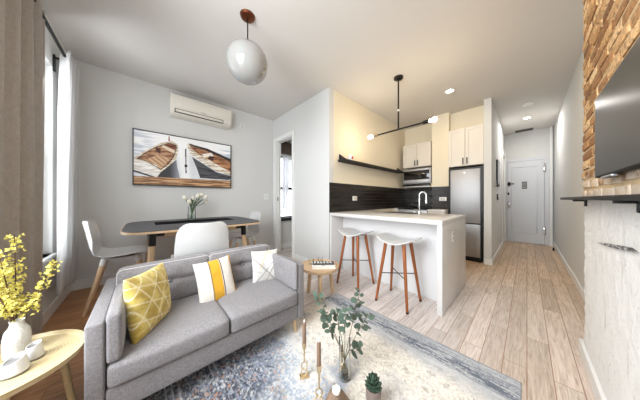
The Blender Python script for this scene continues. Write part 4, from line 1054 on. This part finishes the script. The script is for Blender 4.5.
# faceted block with a tealight
FX, FY = .735, .672
t = thing('faceted_block', 'faceted brown wooden block tealight holder on the rug', 'candle holder', (FX, FY, RT), R(15))
pts = [(-.055, -.05, 0), (.055, -.045, 0), (.05, .05, 0), (-.05, .045, 0), (-.075, -.06, .06), (.07, -.065, .055), (.075, .06, .07), (-.06, .065, .06), (-.035, -.03, .125), (.035, -.035, .118), (.04, .035, .128), (-.03, .035, .132)]
b = MB(); pts = [(p[0] * .8, p[1] * .8, p[2] * .97) for p in pts]; vs = [b.bm.verts.new(p) for p in pts]; bmesh.ops.convex_hull(b.bm, input=vs)
b.build('block', wood('walnut_block', S(100, 80, 62), S(146, 120, 98)), t, smooth=False)
MB().lathe([(0, 0), (.021, 0), (.021, .016), (.019, .016), (.018, .012), (0, .012)], 24, Tm((-.002, -.0, .1215))).build('tealight', M_wick, t)
t = thing('pale_block', 'pale faceted wooden block lying beside the brown one', 'ornament', (.665, .675, RT), R(-20))
b = MB(); vs = [b.bm.verts.new(p) for p in [(-.05, -.04, 0), (.05, -.03, 0), (.0, .055, 0), (-.04, -.03, .055), (.045, -.02, .04), (.0, .04, .085)]]; bmesh.ops.convex_hull(b.bm, input=vs); b.build('block', M_pale, t, smooth=False)
# succulent
t = thing('succulent_pot', 'dark green rosette succulent in a small grey-brown pot', 'plant', (.915, .565, RT))
MB().lathe([(0, 0), (.030, 0), (.036, .02), (.042, .095), (.043, .105), (.038, .105), (.037, .092), (0, .090)], 32).build('pot', plain('clay_pot', S(122, 108, 100), .7, var=.1), t)
MB().lathe([(0, .090), (.0365, .090), (.02, .098), (0, .10)], 20).build('soil', plain('soil', S(60, 48, 40), .95), t)
b = MB()
for ring, (n_, tilt, L, z0) in enumerate([(10, 14, .050, .106), (9, 34, .050, .114), (7, 54, .048, .122), (5, 70, .044, .130), (3, 84, .036, .134)]):
    for k in range(n_):
        a = 2 * PI * k / n_ + ring * .37; d = Vector((math.cos(a) * math.cos(R(tilt)), math.sin(a) * math.cos(R(tilt)), math.sin(R(tilt)))); sd = Vector((-math.sin(a), math.cos(a), 0)); up = d.cross(sd)
        b.grid(lambda u, v: Vector((0, 0, z0)) + d * L * v + sd * math.cos(2 * PI * u) * 0.0125 * (math.sin(PI * (.12 + .85 * v)) ** .8) + up * (math.sin(2 * PI * u) * .004 * math.sin(PI * (.12 + .85 * v)) - .006 * math.sin(PI * v)), 8, 6, True)
b.build('rosette', plain('succulent_green', S(58, 78, 62), .5, var=.2, scale=60), t, ang=180)

# ------------------------------------------------------------------ bedroom seen through the doorway
curtain('curtain', 2.30, 2.46, .9, 2.1, 0, 3, .018, sheer('grey_sheer', (.8, .8, .82), .1), 'grey curtain at the window of the room beyond the doorway')
cu = COL.objects[-1] if False else [o for o in COL.objects if o.get('label', '').startswith('grey curtain')][0]
# turn the strip so it hangs along the far wall
cu.rotation_euler = (0, 0, -PI / 2); cu.location = (0, 6.0, 0)
bpy.context.view_layer.update()
cu.location = (2.30 - 2.30, 3.78, 0); 
for v in cu.data.vertices: v.co.y -= 0
cu.rotation_euler = (0, 0, 0)
for v in cu.data.vertices: x_, y_ = v.co.x, v.co.y; v.co.x, v.co.y = y_, x_ - .03
b = MB()
for k in range(26): b.box((2.50, 3.815, 1.43 + k * .026), (2.95, 3.825, 1.450 + k * .026))
t = thing('window_blind', 'white slatted blind in the window beyond the doorway', 'blind', (0, 0, 0)); b.build('slats', M_white, t, smooth=False)
MB().box((2.48, 3.81, 2.09), (3.0, 3.845, 2.128), .003).build('head_rail', M_white, t)
tag(MB().box((2.24, 3.70, 2.16), (3.17, 3.795, 2.42), .006).build('valance', plain('brown_valance', S(74, 62, 52), .8)), 'dark brown box valance over the window beyond the doorway', 'valance')
